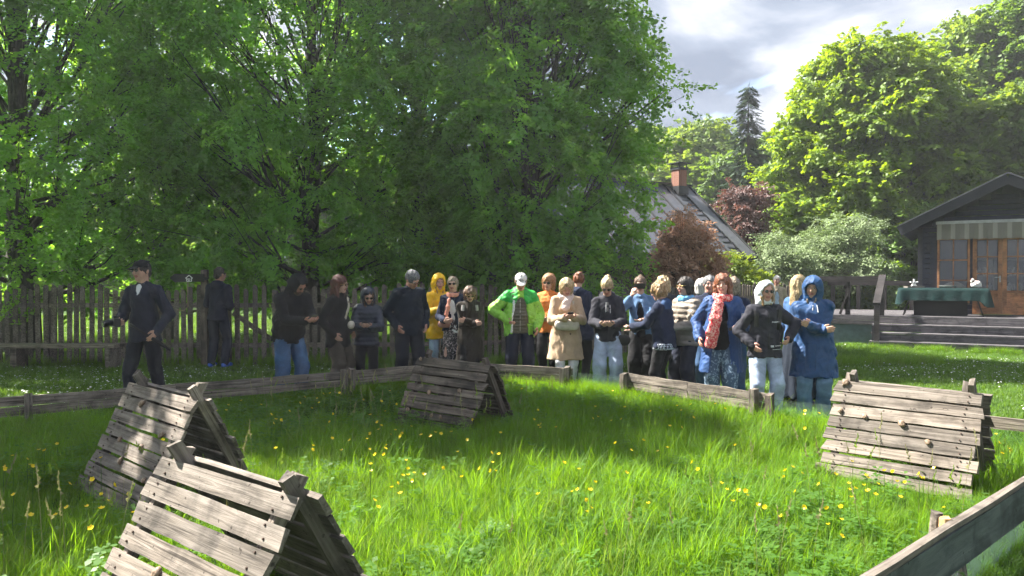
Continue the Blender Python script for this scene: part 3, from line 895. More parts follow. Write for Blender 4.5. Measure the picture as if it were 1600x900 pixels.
A1 = 'nearest shelter'
shelter('nearest slatted wooden shelter at the bottom left with wide boards', -1.275, 3.509, R(-41), 1.20, 0.415, 0.70, 7, 5, M_board,
        [(0.40, 0.60, 'large snail on the lower boards of the nearest shelter'), (0.50, 0.66, 'snail lowest on the nearest shelter, at the bottom edge')], A1, tilt=0.0)
shelter('dappled slatted shelter standing behind the nearest one, at left', -2.57, 5.72, R(-42), 1.15, 0.405, 0.765, 8, 6, M_board,
        [(0.35, 0.16, 'highest snail on the dappled shelter behind the nearest one'), (0.30, 0.50, 'snail at the left of the middle boards of the dappled shelter'),
         (0.62, 0.50, 'snail right of the middle of the dappled shelter'), (0.45, 0.65, 'snail on the fifth gap of the dappled shelter'),
         (0.80, 0.36, 'snail near the right board ends of the dappled shelter'), (0.22, 0.90, 'lowest snail on the dappled shelter, in the grass'),
         (0.85, 0.72, 'snail partly behind the corner of the nearest shelter')], 'A2', tilt=R(0.8))
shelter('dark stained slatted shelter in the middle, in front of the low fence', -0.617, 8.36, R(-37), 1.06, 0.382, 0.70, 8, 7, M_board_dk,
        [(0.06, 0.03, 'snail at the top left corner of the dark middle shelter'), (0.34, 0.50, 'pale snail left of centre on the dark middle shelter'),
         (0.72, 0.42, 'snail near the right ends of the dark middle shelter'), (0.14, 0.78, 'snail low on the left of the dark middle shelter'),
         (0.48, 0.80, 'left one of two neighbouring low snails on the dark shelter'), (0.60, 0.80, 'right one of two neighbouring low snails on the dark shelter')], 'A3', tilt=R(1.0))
shelter('sunlit slatted shelter at the right, wider than the others', 3.151, 6.122, R(-44), 1.10, 0.365, 0.735, 8, 8, M_board,
        [(0.08, 0.03, 'snail on the top board of the sunlit right shelter'), (0.08, 0.33, 'leftmost snail in the row across the right shelter'),
         (0.26, 0.36, 'second snail in the row across the right shelter'), (0.52, 0.38, 'third snail in the row across the right shelter'),
         (0.70, 0.53, 'rightmost snail on the boards of the right shelter')], 'A4', tilt=R(0.5))

# ------------------------------------------------------------------ low enclosure fence
M_pane = glassmat('clear_sheet')
M_pane2 = glassmat('dusty_sheet', opac=0.38, film=(0.38, 0.48, 0.44))
def low_fence(label, a, b, top=0.40, boards=((0.40, 0.30), (0.295, 0.20)), posts=(0.0, 1.0), pane=(0.02, 0.30), rail_side=-1, seed=1, mat=None, split=(), postmat=None, pm=None, hp=0.41):
    a = Vector((a[0], a[1], 0)); b = Vector((b[0], b[1], 0)); d = b - a; L = d.length; yaw = math.atan2(d.y, d.x)
    root = empty('low_fence', a, yaw); tag(root, label, 'fence', 'low plank fence around the meadow')
    rg = random.Random(seed)
    for (z1, z0) in boards:
        cuts = [0.0] + [s for s in split if rg.random() < 0.7] + [1.0]
        for c0, c1 in zip(cuts[:-1], cuts[1:]):
            l = (c1 - c0) * L - 0.006
            me = plank_mesh(l, z1 - z0 - 0.004, 0.034, rg.random(), 0.004, 9); me.materials.append(mat or M_rail)
            o = link('plank', me, None, root, ((c0 + c1) / 2 * L, rg.uniform(-0.003, 0.003), (z0 + z1) / 2))
            o.rotation_euler = (math.pi / 2 + rg.uniform(-0.03, 0.03), 0, 0)
    for p in posts:
        me = post_mesh(hp + rg.uniform(-0.03, 0.05), 0.085, 0.07, rg.random()); me.materials.append(postmat or M_rail)
        o = link('post', me, None, root, (min(max(p * L, 0.05), L - 0.05), rail_side * 0.058, hp / 2))
        o.rotation_euler = (0, -math.pi / 2 + rg.uniform(-0.03, 0.03), 0)
    if pane:
        mb = MB(); mb.box((L / 2, 0.030, (pane[0] + pane[1]) / 2), (L - 0.04, 0.004, pane[1] - pane[0]))
        mb.build('clear_pane', pm or M_pane, root)
    return root
low_fence('long low plank fence at the left, below the man with the camera', ENC[0], ENC[1], posts=(0.36, 1.0), split=(0.27, 0.62), seed=3)
low_fence('low plank fence between its post and the dark middle shelter', ENC[1], ENC[2], posts=(0.03,), seed=4)
low_fence('low plank fence in front of the green jacket and the beige trench coat', ENC[2], ENC[3], posts=(0.93, 0.995), seed=5)
low_fence('open gap of the low fence with only a clear sheet, at the pale jeans', ENC[3], ENC[4], boards=(), posts=(), pane=(0.02, 0.34), seed=6)
low_fence('low plank fence in front of the red scarf and the grey puffer jacket', ENC[4], ENC[5], posts=(0.03, 0.94), split=(0.5,), seed=7)
low_fence('clear sheet of the low fence in front of the blue raincoat', ENC[5], (3.55, 7.35), boards=(), posts=(0.02,), pane=(0.02, 0.34), seed=8, postmat=M_board_dk)
low_fence('low plank fence running out behind the right shelter', (3.55, 7.35), ENC[7], boards=((0.40, 0.29),), posts=(0.0, 1.0), pane=(0.02, 0.31), seed=9)
nf = low_fence('near low fence at the bottom right with grey outer face tinted bluish for shade', (0.2, 1.92), ENC[7], boards=((0.40, 0.20),), posts=(0.45,), pane=(0.0, 0.235), rail_side=1, seed=10, mat=M_shadegrey, pm=M_pane2, hp=0.36)
_d = (Vector(ENC[7] + (0,)) - Vector((0.2, 1.92, 0)))
me = plank_mesh(_d.length, 0.040, 0.026, 5, 0.003, 11); me.materials.append(M_board)
link('top_rail', me, None, nf, (_d.length / 2, 0.006, 0.413))
def stump(label, px, d, h, r, mat, seed, rake=0.0):
    mb = MB(); rg = random.Random(seed); n = 9
    prof = [(r * 1.04, 0.0), (r, h * 0.5), (r * 0.96, h - 0.01), (r * 0.86, h)]
    mb.lathe(prof, n)
    mb.v = [(x + rg.uniform(-.004, .004) + rake * z, y + rg.uniform(-.004, .004), z + (rg.uniform(-.008, .012) if z > h * 0.9 else 0)) for x, y, z in mb.v]
    p = at(px, d); o = mb.build('stake', mat, None, loc=p); tag(o, label, 'stake', 'stakes inside the near fence'); return o
stump('rough grey stake left of the fresh cut one by the near fence', 1458, 3.84, 0.43, 0.032, M_board, 1, 0.06)
stump('freshly cut pale wooden stake behind the near fence', 1476, 3.76, 0.425, 0.031, M_fresh, 2, 0.03)
mb = MB(); mb.ell((0, 0, 0.36), (0.05, 0.035, 0.022), 10, 6); mb.tube([(0, 0, 0), (0, 0, 0.36)], [0.02, 0.02], 6)
tag(mb.build('stake', M_board_dk, None, loc=at(1500, 3.92)), 'dark knobbly stake end right of the fresh cut stake', 'stake', 'stakes inside the near fence')

# ------------------------------------------------------------------ picket fence, gate, sign, bench
def picket_mesh(h, w, t, seed):
    rg = random.Random(seed); mb = MB()
    k = rg.uniform(0.03, 0.05); a = rg.uniform(-0.006, 0.006)
    V = [(-w / 2, 0), (w / 2, 0), (w / 2 + a, h - k), (w * 0.22, h - k * 0.15), (-w * 0.22, h), (-w / 2 + a, h - k)]
    n = len(V)
    vs = [(x, -t / 2, z) for x, z in V] + [(x, t / 2, z) for x, z in V]
    fs = [tuple(range(n)), tuple(range(2 * n - 1, n - 1, -1))] + [(i, i + n, (i + 1) % n + n, (i + 1) % n) for i in range(n)]
    return mb.add(vs, fs).mesh('picket')
PICK = []
for i in range(8):
    me = picket_mesh(1.44 + 0.05 * (i % 3 - 1), 0.088 + 0.006 * (i % 2), 0.02, i); me.materials.append(M_picket_v); PICK.append(me)
def picket_fence(label, a, b, seed, gap=0.142, brace=None, posts=True, name='picket_fence', cat='fence', group='weathered picket fence'):
    a = Vector((a[0], a[1], 0)); b = Vector((b[0], b[1], 0)); d = b - a; L = d.length; yaw = math.atan2(d.y, d.x)
    root = empty(name, a, yaw); tag(root, label, cat, group)
    rg = random.Random(seed)
    n = int(L / gap)
    for i in range(n):
        o = link('picket', rg.choice(PICK), None, root, ((i + 0.5) * L / n + rg.uniform(-0.012, 0.012), -0.034, rg.uniform(0.01, 0.05)))
        o.rotation_euler = (rg.uniform(-0.012, 0.012), rg.uniform(-0.018, 0.018), 0)
    for z in (0.38, 1.12):
        me = plank_mesh(L, 0.085, 0.045, rg.random(), 0.004, 9); me.materials.append(M_rail)
        o = link('rail', me, None, root, (L / 2, 0, z)); o.rotation_euler = (math.pi / 2, 0, 0)
    if posts:
        k = max(1, int(L / 2.6))
        for i in range(k + 1):
            me = post_mesh(1.4, 0.10, 0.10, rg.random()); me.materials.append(M_rail)
            o = link('post', me, None, root, (min(max(i * L / k, 0.06), L - 0.06), 0.075, 0.69)); o.rotation_euler = (0, -math.pi / 2, 0)
    if brace:
        p0 = Vector((brace[0], 0.035, brace[1])); p1 = Vector((brace[2], 0.035, brace[3]))
        me = plank_mesh((p1 - p0).length, 0.09, 0.024, 3, 0.003, 5); me.materials.append(M_rail)
        o = link('brace', me, None, root, (p0 + p1) / 2); dd = p1 - p0
        o.rotation_euler = (math.pi / 2, -math.atan2(dd.z, dd.x), 0)
    return root
F0 = at(-160, 14.3); F1 = at(318, 14.3); F2 = at(424, 14.3); F3 = at(690, 14.6); F4 = at(930, 15.6); F5 = at(1150, 20.5); F6 = at(1300, 25.5)
picket_fence('weathered picket fence behind the bench, left of the gate', F0, F1, 1)
picket_fence('picket gate with a diagonal brace, beside the man seen from behind', F1 + Vector((0.08, 0, 0)), F2 - Vector((0.05, 0, 0)), 2, brace=(0.45, 0.98, 1.15, 0.50), posts=False, name='picket_gate', cat='gate', group=None)
picket_fence('picket fence right of the gate, behind the black hoodie and the dark sweater', F2, F3, 3)
picket_fence('picket fence behind the yellow raincoat and the green jacket', F3, F4, 4)
picket_fence('picket fence running back behind the navy hoodies', F4, F5, 5)
picket_fence('far end of the picket fence behind the old man, below the shrubs', F5, F6, 6)

me = post_mesh(1.78, 0.11, 0.11, 4); me.materials.append(M_board_dk)
gp = link('gate_post', me, None, None, at(320, 14.2, 0.89)); gp.rotation_euler = (0, -math.pi / 2, 0)
tag(gp, 'dark gate post next to the man seen from behind', 'post')
# arrow board with a snail in a house
sg = empty('arrow_sign', at(296, 14.12, 1.63), 0); tag(sg, 'dark wooden arrow board with a white snail house emblem by the gate', 'sign')
M_sign = plain('sign_dark', (0.018, 0.016, 0.016), 0.6); M_white = plain('white_paint', (0.78, 0.78, 0.76), 0.6, var=0.04)
mb = MB(); V = [(-0.36, 0.0), (-0.27, -0.075), (0.27, -0.07), (0.27, 0.075), (-0.27, 0.08)]
n = len(V); mb.add([(x, -0.014, z) for x, z in V] + [(x, 0.014, z) for x, z in V], [tuple(range(n)), tuple(range(2 * n - 1, n - 1, -1))] + [(i, i + n, (i + 1) % n + n, (i + 1) % n) for i in range(n)])
mb.build('board', M_sign, sg)
mb = MB()
def sline(pts, w=0.012):
    for p, q in zip(pts[:-1], pts[1:]): mb.bar((p[0], -0.0165, p[1]), (q[0], -0.0165, q[1]), 0.005, w, up=(0, 0, 1) if abs(p[0] - q[0]) > 1e-4 else (1, 0, 0))
sline([(-0.045, 0.0), (-0.045, -0.060), (0.045, -0.060), (0.045, 0.0)])
sline([(-0.066, -0.006), (0.0, 0.052), (0.066, -0.006)], 0.014)
sline([(0.028 * (1 - t * 0.8) * math.cos(t * 9 + 2.4), -0.024 + 0.028 * (1 - t * 0.8) * math.sin(t * 9 + 2.4)) for t in [k / 16 for k in range(17)]], 0.008)
mb.build('emblem', M_white, sg)
mb = MB(); mb.tube([(-0.02, -0.02, -0.07), (-0.03, -0.02, -0.35), (-0.02, -0.02, -0.52), (-0.10, -0.02, -0.60), (-0.22, -0.02, -0.58)], 0.012, 6)
mb.build('rope', plain('rope', (0.28, 0.22, 0.14), 0.9), sg)
mb = MB(); mb.box((0.31, 0.0, -0.01), (0.10, 0.02, 0.05)); mb.build('bracket', M_sign, sg)
# bench
bn = empty('log_bench', at(60, 13.75), 0); tag(bn, 'long weathered plank bench along the picket fence at the left', 'bench')
for (y, s) in ((-0.11, 1), (0.11, 2)):
    me = plank_mesh(3.6, 0.19, 0.06, s, 0.005, 9); me.materials.append(M_rail)
    link('seat_plank', me, None, bn, (-0.35, y, 0.42))
for x in (1.33, -0.35, -1.9):
    me = plank_mesh(0.10, 0.36, 0.39, 3 + x, 0.003, 3); me.materials.append(M_board_dk if x < 1 else M_board)
    link('leg', me, None, bn, (x, 0, 0.195))
# a low timber seat end showing behind the yellow raincoat
tb = empty('timber_bench', at(672, 13.2), 0); tag(tb, 'low timber bench half hidden behind the yellow raincoat', 'bench')
me = plank_mesh(0.9, 0.3, 0.07, 12, 0.004, 5); me.materials.append(M_rail); link('seat_plank', me, None, tb, (0, 0, 0.30))
for x in (-0.35, 0.35):
    me = plank_mesh(0.08, 0.26, 0.265, 20 + x, 0.003, 3); me.materials.append(M_rail); link('leg', me, None, tb, (x, 0, 0.132))

# ------------------------------------------------------------------ house with the metal roof
M_roof = plain('dark_metal_roof', (0.105, 0.110, 0.130), 0.45, 0.5, 0.25, 0.2, 3.0, 0.05)
M_roof2 = plain('roof_trim', (0.035, 0.036, 0.040), 0.45, 0.5, 0.3)
M_hwall = plain('house_wall_dark', (0.050, 0.038, 0.030), 0.8)
hs = empty('metal_roof_house', (6.2, 27.0, 0), math.atan2(0.53, 0.85)); tag(hs, 'house with a dark standing seam metal roof and brick chimney', 'house')
# local: x along the ridge (negative = towards the left), y across; ridge end at the origin
HL, RUN, ZR, ZE = 9.0, 3.0, 4.85, 2.35
def slope_pt(x, t, side, lift=0.0):
    n = Vector((0, side * (ZR - ZE), RUN)).normalized()
    return Vector((x, side * RUN * t, ZR + (ZE - ZR) * t)) + n * lift
for side in (-1, 1):
    ns = 15
    for i in range(ns):
        x0 = -HL + HL * i / ns; x1 = -HL + HL * (i + 1) / ns
        mb = MB(); a_, b_, c_, d_ = [slope_pt(x, t, side) for x, t in ((x0 + .004, 0), (x1 - .004, 0), (x1 - .004, 1), (x0 + .004, 1))]
        dn = Vector((0, 0, -0.04)); f = [(0, 1, 2, 3), (7, 6, 5, 4), (0, 4, 5, 1), (1, 5, 6, 2), (2, 6, 7, 3), (3, 7, 4, 0)]
        mb.add([a_, b_, c_, d_, a_ + dn, b_ + dn, c_ + dn, d_ + dn], f); mb.build('roof_sheet', M_roof, hs)
        mb = MB(); mb.bar(slope_pt(x1, 0.0, side, 0.025), slope_pt(x1, 1.0, side, 0.025), 0.03, 0.05, up=(0, side * 0.6, 0.8)); mb.build('seam', M_roof2, hs)
mb = MB(); mb.bar((-HL - .05, 0, ZR + .05), (.05, 0, ZR + .05), 0.26, 0.05); mb.build('ridge_cap', M_roof2, hs)
for side in (-1, 1):
    mb = MB(); mb.bar((-HL, side * (RUN + .02), ZE - .08), (0.03, side * (RUN + .02), ZE - .08), 0.05, 0.2); mb.build('fascia', M_roof2, hs)
    mb = MB(); mb.bar(slope_pt(.035, 0, side, -.06), slope_pt(.035, 1.0, side, -.06), 0.05, 0.22, up=(0, side * .6, .8)); mb.build('verge_board', M_roof2, hs)
for i in range(12):      # climbing rungs on the slope below the chimney
    t = 0.10 + i * 0.075
    mb = MB(); mb.bar(slope_pt(-1.05, t, -1, .06), slope_pt(-0.62, t, -1, .06), 0.03, 0.03); mb.build('roof_rung', M_roof2, hs)
mb = MB(); y0 = RUN - 0.45
mb.add([(-HL + .4, -y0, 0), (-.45, -y0, 0), (-.45, y0, 0), (-HL + .4, y0, 0), (-HL + .4, -y0, ZE + .25), (-.45, -y0, ZE + .25), (-.45, y0, ZE + .25), (-HL + .4, y0, ZE + .25), (-HL + .4, 0, ZR - .1), (-.45, 0, ZR - .1)],
       [(0, 1, 5, 4), (2, 3, 7, 6), (1, 2, 6, 9, 5), (3, 0, 4, 8, 7)])
mb.build('wall', M_hwall, hs)
m, nt, b, out = nodes_of('chimney_brick'); v = coords(nt, rnd=False)
bt = nt.nodes.new('ShaderNodeTexBrick'); bt.inputs['Scale'].default_value = 5.0; bt.inputs['Color1'].default_value = (0.25, 0.10, 0.065, 1); bt.inputs['Color2'].default_value = (0.19, 0.075, 0.05, 1); bt.inputs['Mortar'].default_value = (0.3, 0.25, 0.2, 1)
bt.inputs['Mortar Size'].default_value = 0.015; nt.links.new(v, bt.inputs['Vector']); nt.links.new(bt.outputs[0], b.inputs['Base Color']); b.inputs['Roughness'].default_value = 0.9; M_brick = m
mb = MB(); mb.box((-0.75, -0.30, ZR + .12), (0.36, 0.36, 0.75)); mb.build('chimney', M_brick, hs)
mb = MB(); mb.box((-0.75, -0.30, ZR - .2), (0.46, 0.46, 0.28)); mb.build('chimney_flashing', M_roof2, hs)
mb = MB(); mb.box((-0.75, -0.30, ZR + .54), (0.42, 0.42, 0.08)); mb.build('chimney_collar', M_roof2, hs)
mb = MB(); mb.box((-0.75, -0.30, ZR + .72), (0.58, 0.58, 0.035))
for sx in (-1, 1):
    for sy in (-1, 1): mb.box((-0.75 + sx * .17, -0.30 + sy * .17, ZR + .64), (0.03, 0.03, 0.13))
mb.build('chimney_hood', M_roof2, hs)

# ------------------------------------------------------------------ black cabin with the deck
M_cab = plain('cabin_board', (0.036, 0.041, 0.062), 0.7, 0.25, var=0.25)
M_cabtrim = plain('cabin_trim', (0.028, 0.029, 0.036), 0.5, 0.3)
M_door = wood('door_pine', (0.27, 0.115, 0.055), (0.42, 0.20, 0.10), (0.52, 0.27, 0.14), rough=0.5, crack=0.1, bstr=0.15)
M_glassdk = plain('window_glass', (0.10, 0.10, 0.095), 0.06, 0.8, 0.0, 0.5, 3.0, 0.0)
M_deck = wood('deck_board', (0.050, 0.048, 0.055), (0.095, 0.092, 0.105), (0.17, 0.165, 0.18), crack=0.5)
cb = empty('black_cabin', cab(1.85, 0), CA); tag(cb, 'black timber cabin with a gable front, glazed doors and striped awning', 'cabin')
W2, ZF, ZW, ZA = 1.85, 0.72, 2.92, 3.86          # half width, floor, eaves, apex of the wall
# openings: window x -1.85..-0.95, door x -0.82..1.05
OP = [(-1.47, -0.75, 1.02, 2.66), (-0.69, 0.57, 0.72, 2.68)]
nb = 24; bh = (ZA - ZF) / nb
for i in range(nb):
    z0 = ZF + i * bh; z1 = z0 + bh - 0.012; zc = (z0 + z1) / 2
    xl = -W2 if z1 < ZW else -W2 * (ZA - z1) / (ZA - ZW) - 0.02
    xr = -xl
    if xr - xl < 0.15: continue
    segs = [(xl, xr)]
    for (a_, b_, c_, d_) in OP:
        if c_ - 0.03 < zc < d_ + 0.03:
            segs = [s for (p, q) in segs for s in ((p, min(q, a_)), (max(p, b_), q)) if s[1] - s[0] > 0.02]
    for p, q in segs:
        mb = MB(); vs = [(p, -0.035, z0), (q, -0.035, z0), (q, -0.022, z1), (p, -0.022, z1), (p, 0.02, z0), (q, 0.02, z0), (q, 0.02, z1), (p, 0.02, z1)]
        mb.add(vs, [(0, 1, 2, 3), (5, 4, 7, 6), (3, 2, 6, 7), (1, 0, 4, 5), (0, 3, 7, 4), (1, 5, 6, 2)]); mb.build('wall_board', M_cab, cb)
mb = MB(); mb.box((-W2 + .05, 2.5, (ZF + ZW) / 2), (0.1, 4.9, ZW - ZF)); mb.box((W2 - .05, 2.5, (ZF + ZW) / 2), (0.1, 4.9, ZW - ZF)); mb.box((0, 4.9, (ZF + ZW) / 2), (2 * W2 - .22, 0.1, ZW - ZF)); mb.build('side_wall', M_cab, cb)
mb = MB(); mb.box((-W2 - .01, -.02, (ZF + ZW) / 2), (0.10, 0.10, ZW - ZF - .01)); mb.build('corner_post', M_cabtrim, cb)
mb = MB(); mb.box((0, 0.8, 0.35), (2 * W2, 0.1, 0.7)); mb.build('plinth', plain('concrete', (0.30, 0.31, 0.32), 0.9), cb)
sl_ = math.atan2(ZA - ZW, W2)
for s in (-1, 1):
    top = Vector((0, 2.0, ZA + .17)); low = Vector((s * (W2 + .45), 2.0, ZA + .17 - math.tan(sl_) * (W2 + .45)))
    mb = MB(); mb.bar(top, low, 5.8, 0.10, up=(-s * .3, 0, 1)); mb.build('roof', M_roof2, cb)
    mb = MB(); mb.bar(top + Vector((0, -2.92, -.04)), low + Vector((0, -2.92, -.04)), 0.04, 0.24, up=(-s * .3, 0, 1)); mb.build('barge_board', M_cabtrim, cb)
    mb = MB(); mb.bar(top + Vector((0, -2.95, .10)), low + Vector((0, -2.95, .10)), 0.10, 0.025, up=(-s * .3, 0, 1)); mb.build('verge_trim', plain('grey_trim', (0.13, 0.135, 0.14), 0.5), cb)
M_room = plain('room_dim', (0.16, 0.14, 0.12), 0.9)
M_clear = glassmat('window_pane', tint=(0.82, 0.84, 0.84), gloss=0.5, opac=0.06, film=(0.3, 0.3, 0.3))
mb = MB(); mb.box((0, 2.6, ZF + .02), (2 * W2 - .3, 4.4, 0.04)); mb.build('floor', M_room, cb)
def glazed(x0, x1, z0, z1, nx, nz, name, fw=0.075, panel=0.0):
    f = MB(); y = -0.045
    f.box(((x0 + fw / 2), y, (z0 + z1) / 2), (fw, 0.07, z1 - z0)); f.box(((x1 - fw / 2), y, (z0 + z1) / 2), (fw, 0.07, z1 - z0))
    f.box(((x0 + x1) / 2, y, z1 - fw / 2), (x1 - x0 - 2 * fw, 0.066, fw)); f.box(((x0 + x1) / 2, y, z0 + fw / 2), (x1 - x0 - 2 * fw, 0.066, fw))
    fr = f.build(name, M_door, cb)
    gx0, gx1, gz0, gz1 = x0 + fw, x1 - fw, z0 + fw + panel, z1 - fw
    if panel:
        f = MB(); f.box(((gx0 + gx1) / 2, y + .012, z0 + fw + panel / 2 - .03), (gx1 - gx0, 0.03, panel - .06)); f.build('door_panel', M_door, fr)
        f = MB(); f.box(((gx0 + gx1) / 2, y, gz0 - .03), (gx1 - gx0, 0.062, 0.06)); f.build('mid_rail', M_door, fr)
        f = MB(); f.box(((gx0 + gx1) / 2, y - .012, z0 + fw + panel / 2 - .03), (gx1 - gx0 - .16, 0.02, panel - .2)); f.build('raised_panel', M_door, fr)
    for i in range(1, nx):
        f = MB(); x = gx0 + (gx1 - gx0) * i / nx; f.box((x, y, (gz0 + gz1) / 2), (0.028, 0.05, gz1 - gz0)); f.build('glazing_bar', M_door, fr)
    for j in range(1, nz):
        f = MB(); z = gz0 + (gz1 - gz0) * j / nz; f.box(((gx0 + gx1) / 2, y, z), (gx1 - gx0, 0.046, 0.028)); f.build('glazing_bar', M_door, fr)
    for i in range(nx):
        for j in range(nz):
            f = MB(); w_, h_ = (gx1 - gx0) / nx, (gz1 - gz0) / nz
            f.box((gx0 + w_ * (i + .5), y + .008, gz0 + h_ * (j + .5)), (w_ - .03, 0.006, h_ - .03)); f.build('pane', M_clear, fr)
    return fr
glazed(-1.47, -0.75, 1.02, 2.66, 2, 3, 'window', 0.05)
dl = glazed(-0.69, -0.062, 0.74, 2.68, 2, 3, 'door', 0.09, 0.50)
dr = glazed(-0.058, 0.57, 0.74, 2.68, 2, 3, 'door', 0.09, 0.50)
mb = MB(); mb.box((-0.11, -0.10, 1.62), (0.03, 0.03, 0.16)); mb.bar((-.22, -.13, 1.66), (-.10, -.13, 1.66), .02, .02); mb.build('handle', plain('steel', (0.4, 0.4, 0.4), 0.3, 0.5, 0.9), dl)
mb = MB(); mb.box((-1.66, -.10, 2.42), (.09, .10, .16)); mb.build('wall_lamp', M_cabtrim, cb)
# awning: housing, cloth and scalloped striped valance
m, nt, b, out = nodes_of('awning_stripe'); v = coords(nt, rnd=False)
sx = nt.nodes.new('ShaderNodeSeparateXYZ'); nt.links.new(v, sx.inputs[0])
fm = nt.nodes.new('ShaderNodeMath'); fm.operation = 'SINE'; ml = nt.nodes.new('ShaderNodeMath'); ml.operation = 'MULTIPLY'; ml.inputs[1].default_value = 21.0
nt.links.new(sx.outputs['X'], ml.inputs[0]); nt.links.new(ml.outputs[0], fm.inputs[0])
r = ramp(nt, fm.outputs[0], [(0.0, (0.20, 0.185, 0.16)), (0.40, (0.20, 0.185, 0.16)), (0.60, (0.34, 0.315, 0.275)), (1.0, (0.34, 0.315, 0.275))])
nt.links.new(r.outputs[0], b.inputs['Base Color']); b.inputs['Roughness'].default_value = 0.9; M_awn = m
aw = empty('striped_awning', cab(1.85, -.08, 2.80), CA); tag(aw, 'grey striped awning valance above the cabin doors', 'awning')
mb = MB(); mb.box((0.05, -0.12, 0.24), (3.10, 0.16, 0.07)); mb.build('cassette', plain('awning_metal', (0.42, 0.42, 0.42), 0.4, 0.5, 0.2), aw)
mb = MB(); n = 60; vs = []; fs = []
for i in range(n + 1):
    x = -1.48 + 3.06 * i / n; y = -0.21 + 0.012 * math.sin(i * 1.1); zb = -0.20 + 0.02 * abs(math.sin(i * 0.7))
    vs += [(x, -0.19, 0.20), (x, y, 0.0), (x, y, zb), (x, y + .008, zb), (x, y + .008, 0), (x, -.182, .2)]
for i in range(n):
    for k in range(6): fs.append((i * 6 + k, (i + 1) * 6 + k, (i + 1) * 6 + (k + 1) % 6, i * 6 + (k + 1) % 6))
mb.add(vs, fs); mb.build('valance', M_awn, aw)
# things inside, seen through the panes
inn = empty('oval_plaque', cab(0.75, .3, 1.02), CA); tag(inn, 'pale oval plaque standing inside the cabin window', 'plaque')
mb = MB(); mb.ell((0, 0, 0.31), (0.28, 0.02, 0.22), 24, 10); mb.build('plate', plain('plaque_cream', (0.45, 0.44, 0.36), 0.6), inn)
mb = MB(); mb.tube([(0.03 + .07 * (1 - t) * math.cos(9 * t), -.024, .32 + .07 * (1 - t) * math.sin(9 * t)) for t in [k / 20 for k in range(20)]], 0.009, 5); mb.box((-.07, -.024, .33), (.02, .01, .12)); mb.build('mark', M_sign, inn)
mb = MB(); mb.box((0, 0.05, -0.15), (.9, 0.4, 0.30)); mb.box((0, .05, -.01), (.94, .44, .02)); mb.build('stand', M_room, inn)
for i, (x, z, w_) in enumerate(((1.4, 1.5, .5), (2.1, 1.5, .6))):
    sh = empty('shelf_unit', cab(x, 1.5, ZF + .04), CA); tag(sh, ('left' if i == 0 else 'right') + ' dark goods shelf inside the cabin behind the doors', 'shelf')
    mb = MB()
    for k in range(4): mb.box((0, 0, .1 + k * .42), (w_, .35, .03))
    for s in (-1, 1): mb.box((s * (w_ / 2 + .018), 0, .72), (.035, .35, 1.44))
    mb.build('frame', M_room, sh)
    for k in range(3):
        for j in range(4):
            mb = MB(); mb.lathe([(.045, 0), (.05, .1 + .02 * j), (.03, .16), (.018, .22)], 8, (-w_ / 2 + .1 + j * .11, 0, .117 + k * .42)); mb.build('bottle', M_sign if (j + k) % 2 else M_white, sh)

# deck, steps, rails: local axes of the cabin corner, y towards the back
dk = empty('cabin_deck', cab(0, 0), CA); tag(dk, 'dark timber deck with four wide steps in front of the cabin', 'deck')
def dplank(x0, x1, y, z, w, t, seed, up=False, mat=M_deck, nm='plank'):
    me = plank_mesh(x1 - x0, w, t, seed, 0.002, 3); me.materials.append(mat)
    o = link(nm, me, None, dk, ((x0 + x1) / 2, y, z))
    if up: o.rotation_euler = (math.pi / 2, 0, 0)
    return o
y = -1.70; k = 0
while y < -0.1:
    dplank(-2.5, 5.2, y, ZF - .016, 0.138, 0.03, k); y += 0.144; k += 1
while y < 2.4:
    dplank(-2.5, -0.1, y, ZF - .016, 0.138, 0.03, k); y += 0.144; k += 1
for i, (yy, z) in enumerate(((-2.85, .17), (-2.49, .352), (-2.13, .535))):
    for j in range(3): dplank(-.95, 5.2, yy + .06 + j * .122, z - .016, 0.117, 0.032, 60 + i * 3 + j, nm='tread')
    dplank(-.92, 5.2, yy + .03, z - .105, 0.135, 0.025, 80 + i, True, nm='riser')
dplank(-.92, 5.2, -1.765, .615, 0.135, 0.025, 84, True, nm='riser')
dplank(-2.5, -.94, -1.775, .645, 0.09, 0.025, 85, True, nm='fascia'); dplank(-2.5, -.94, -1.775, .545, 0.10, 0.025, 86, True, nm='fascia')
mb = MB(); mb.box((-1.72, -1.69, .25), (1.55, .06, .50)); mb.build('plinth', plain('plinth_blue', (0.13, 0.17, 0.20), 0.9), dk)
mb = MB(); mb.box((-.88, -2.25, .28), (.05, .95, .50)); mb.build('stringer', M_cabtrim, dk)
M_railw = wood('rail_dark', (0.014, 0.012, 0.012), (0.035, 0.031, 0.032), (0.07, 0.065, 0.068), rough=0.55, crack=0.2)
rl = empty('deck_railing', cab(0, 0), CA); tag(rl, 'dark wooden deck railing with a slanting stair handrail', 'railing')
def rbar(nm, a_, b_, w_, t_): MB().bar(a_, b_, w_, t_).build(nm, M_railw, rl)
rbar('top_rail', (-2.55, -1.6, 1.62), (-.70, -1.6, 1.62), .14, .13)
for x in (-2.45, -1.55, -.78): MB().box((x, -1.6, 1.137), (.11, .11, .83)).build('post', M_railw, rl)
rbar('brace', (-1.72, -1.68, .74), (-1.57, -1.68, 1.2), .09, .05); rbar('brace', (-.92, -1.68, .74), (-.80, -1.68, 1.25), .09, .05)
rbar('back_rail', (-2.55, 2.3, 1.50), (-.1, 2.3, 1.50), .07, .14)
for x in (-2.4, -1.7, -1.0, -.3): MB().box((x, 2.3, 1.075), (.11, .10, .70)).build('post', M_railw, rl)
rbar('stair_handrail', (-.76, -1.66, 1.70), (-.80, -2.78, 1.04), .16, .06)
MB().box((-.80, -2.72, .53), (.11, .11, .96)).build('post', M_railw, rl)
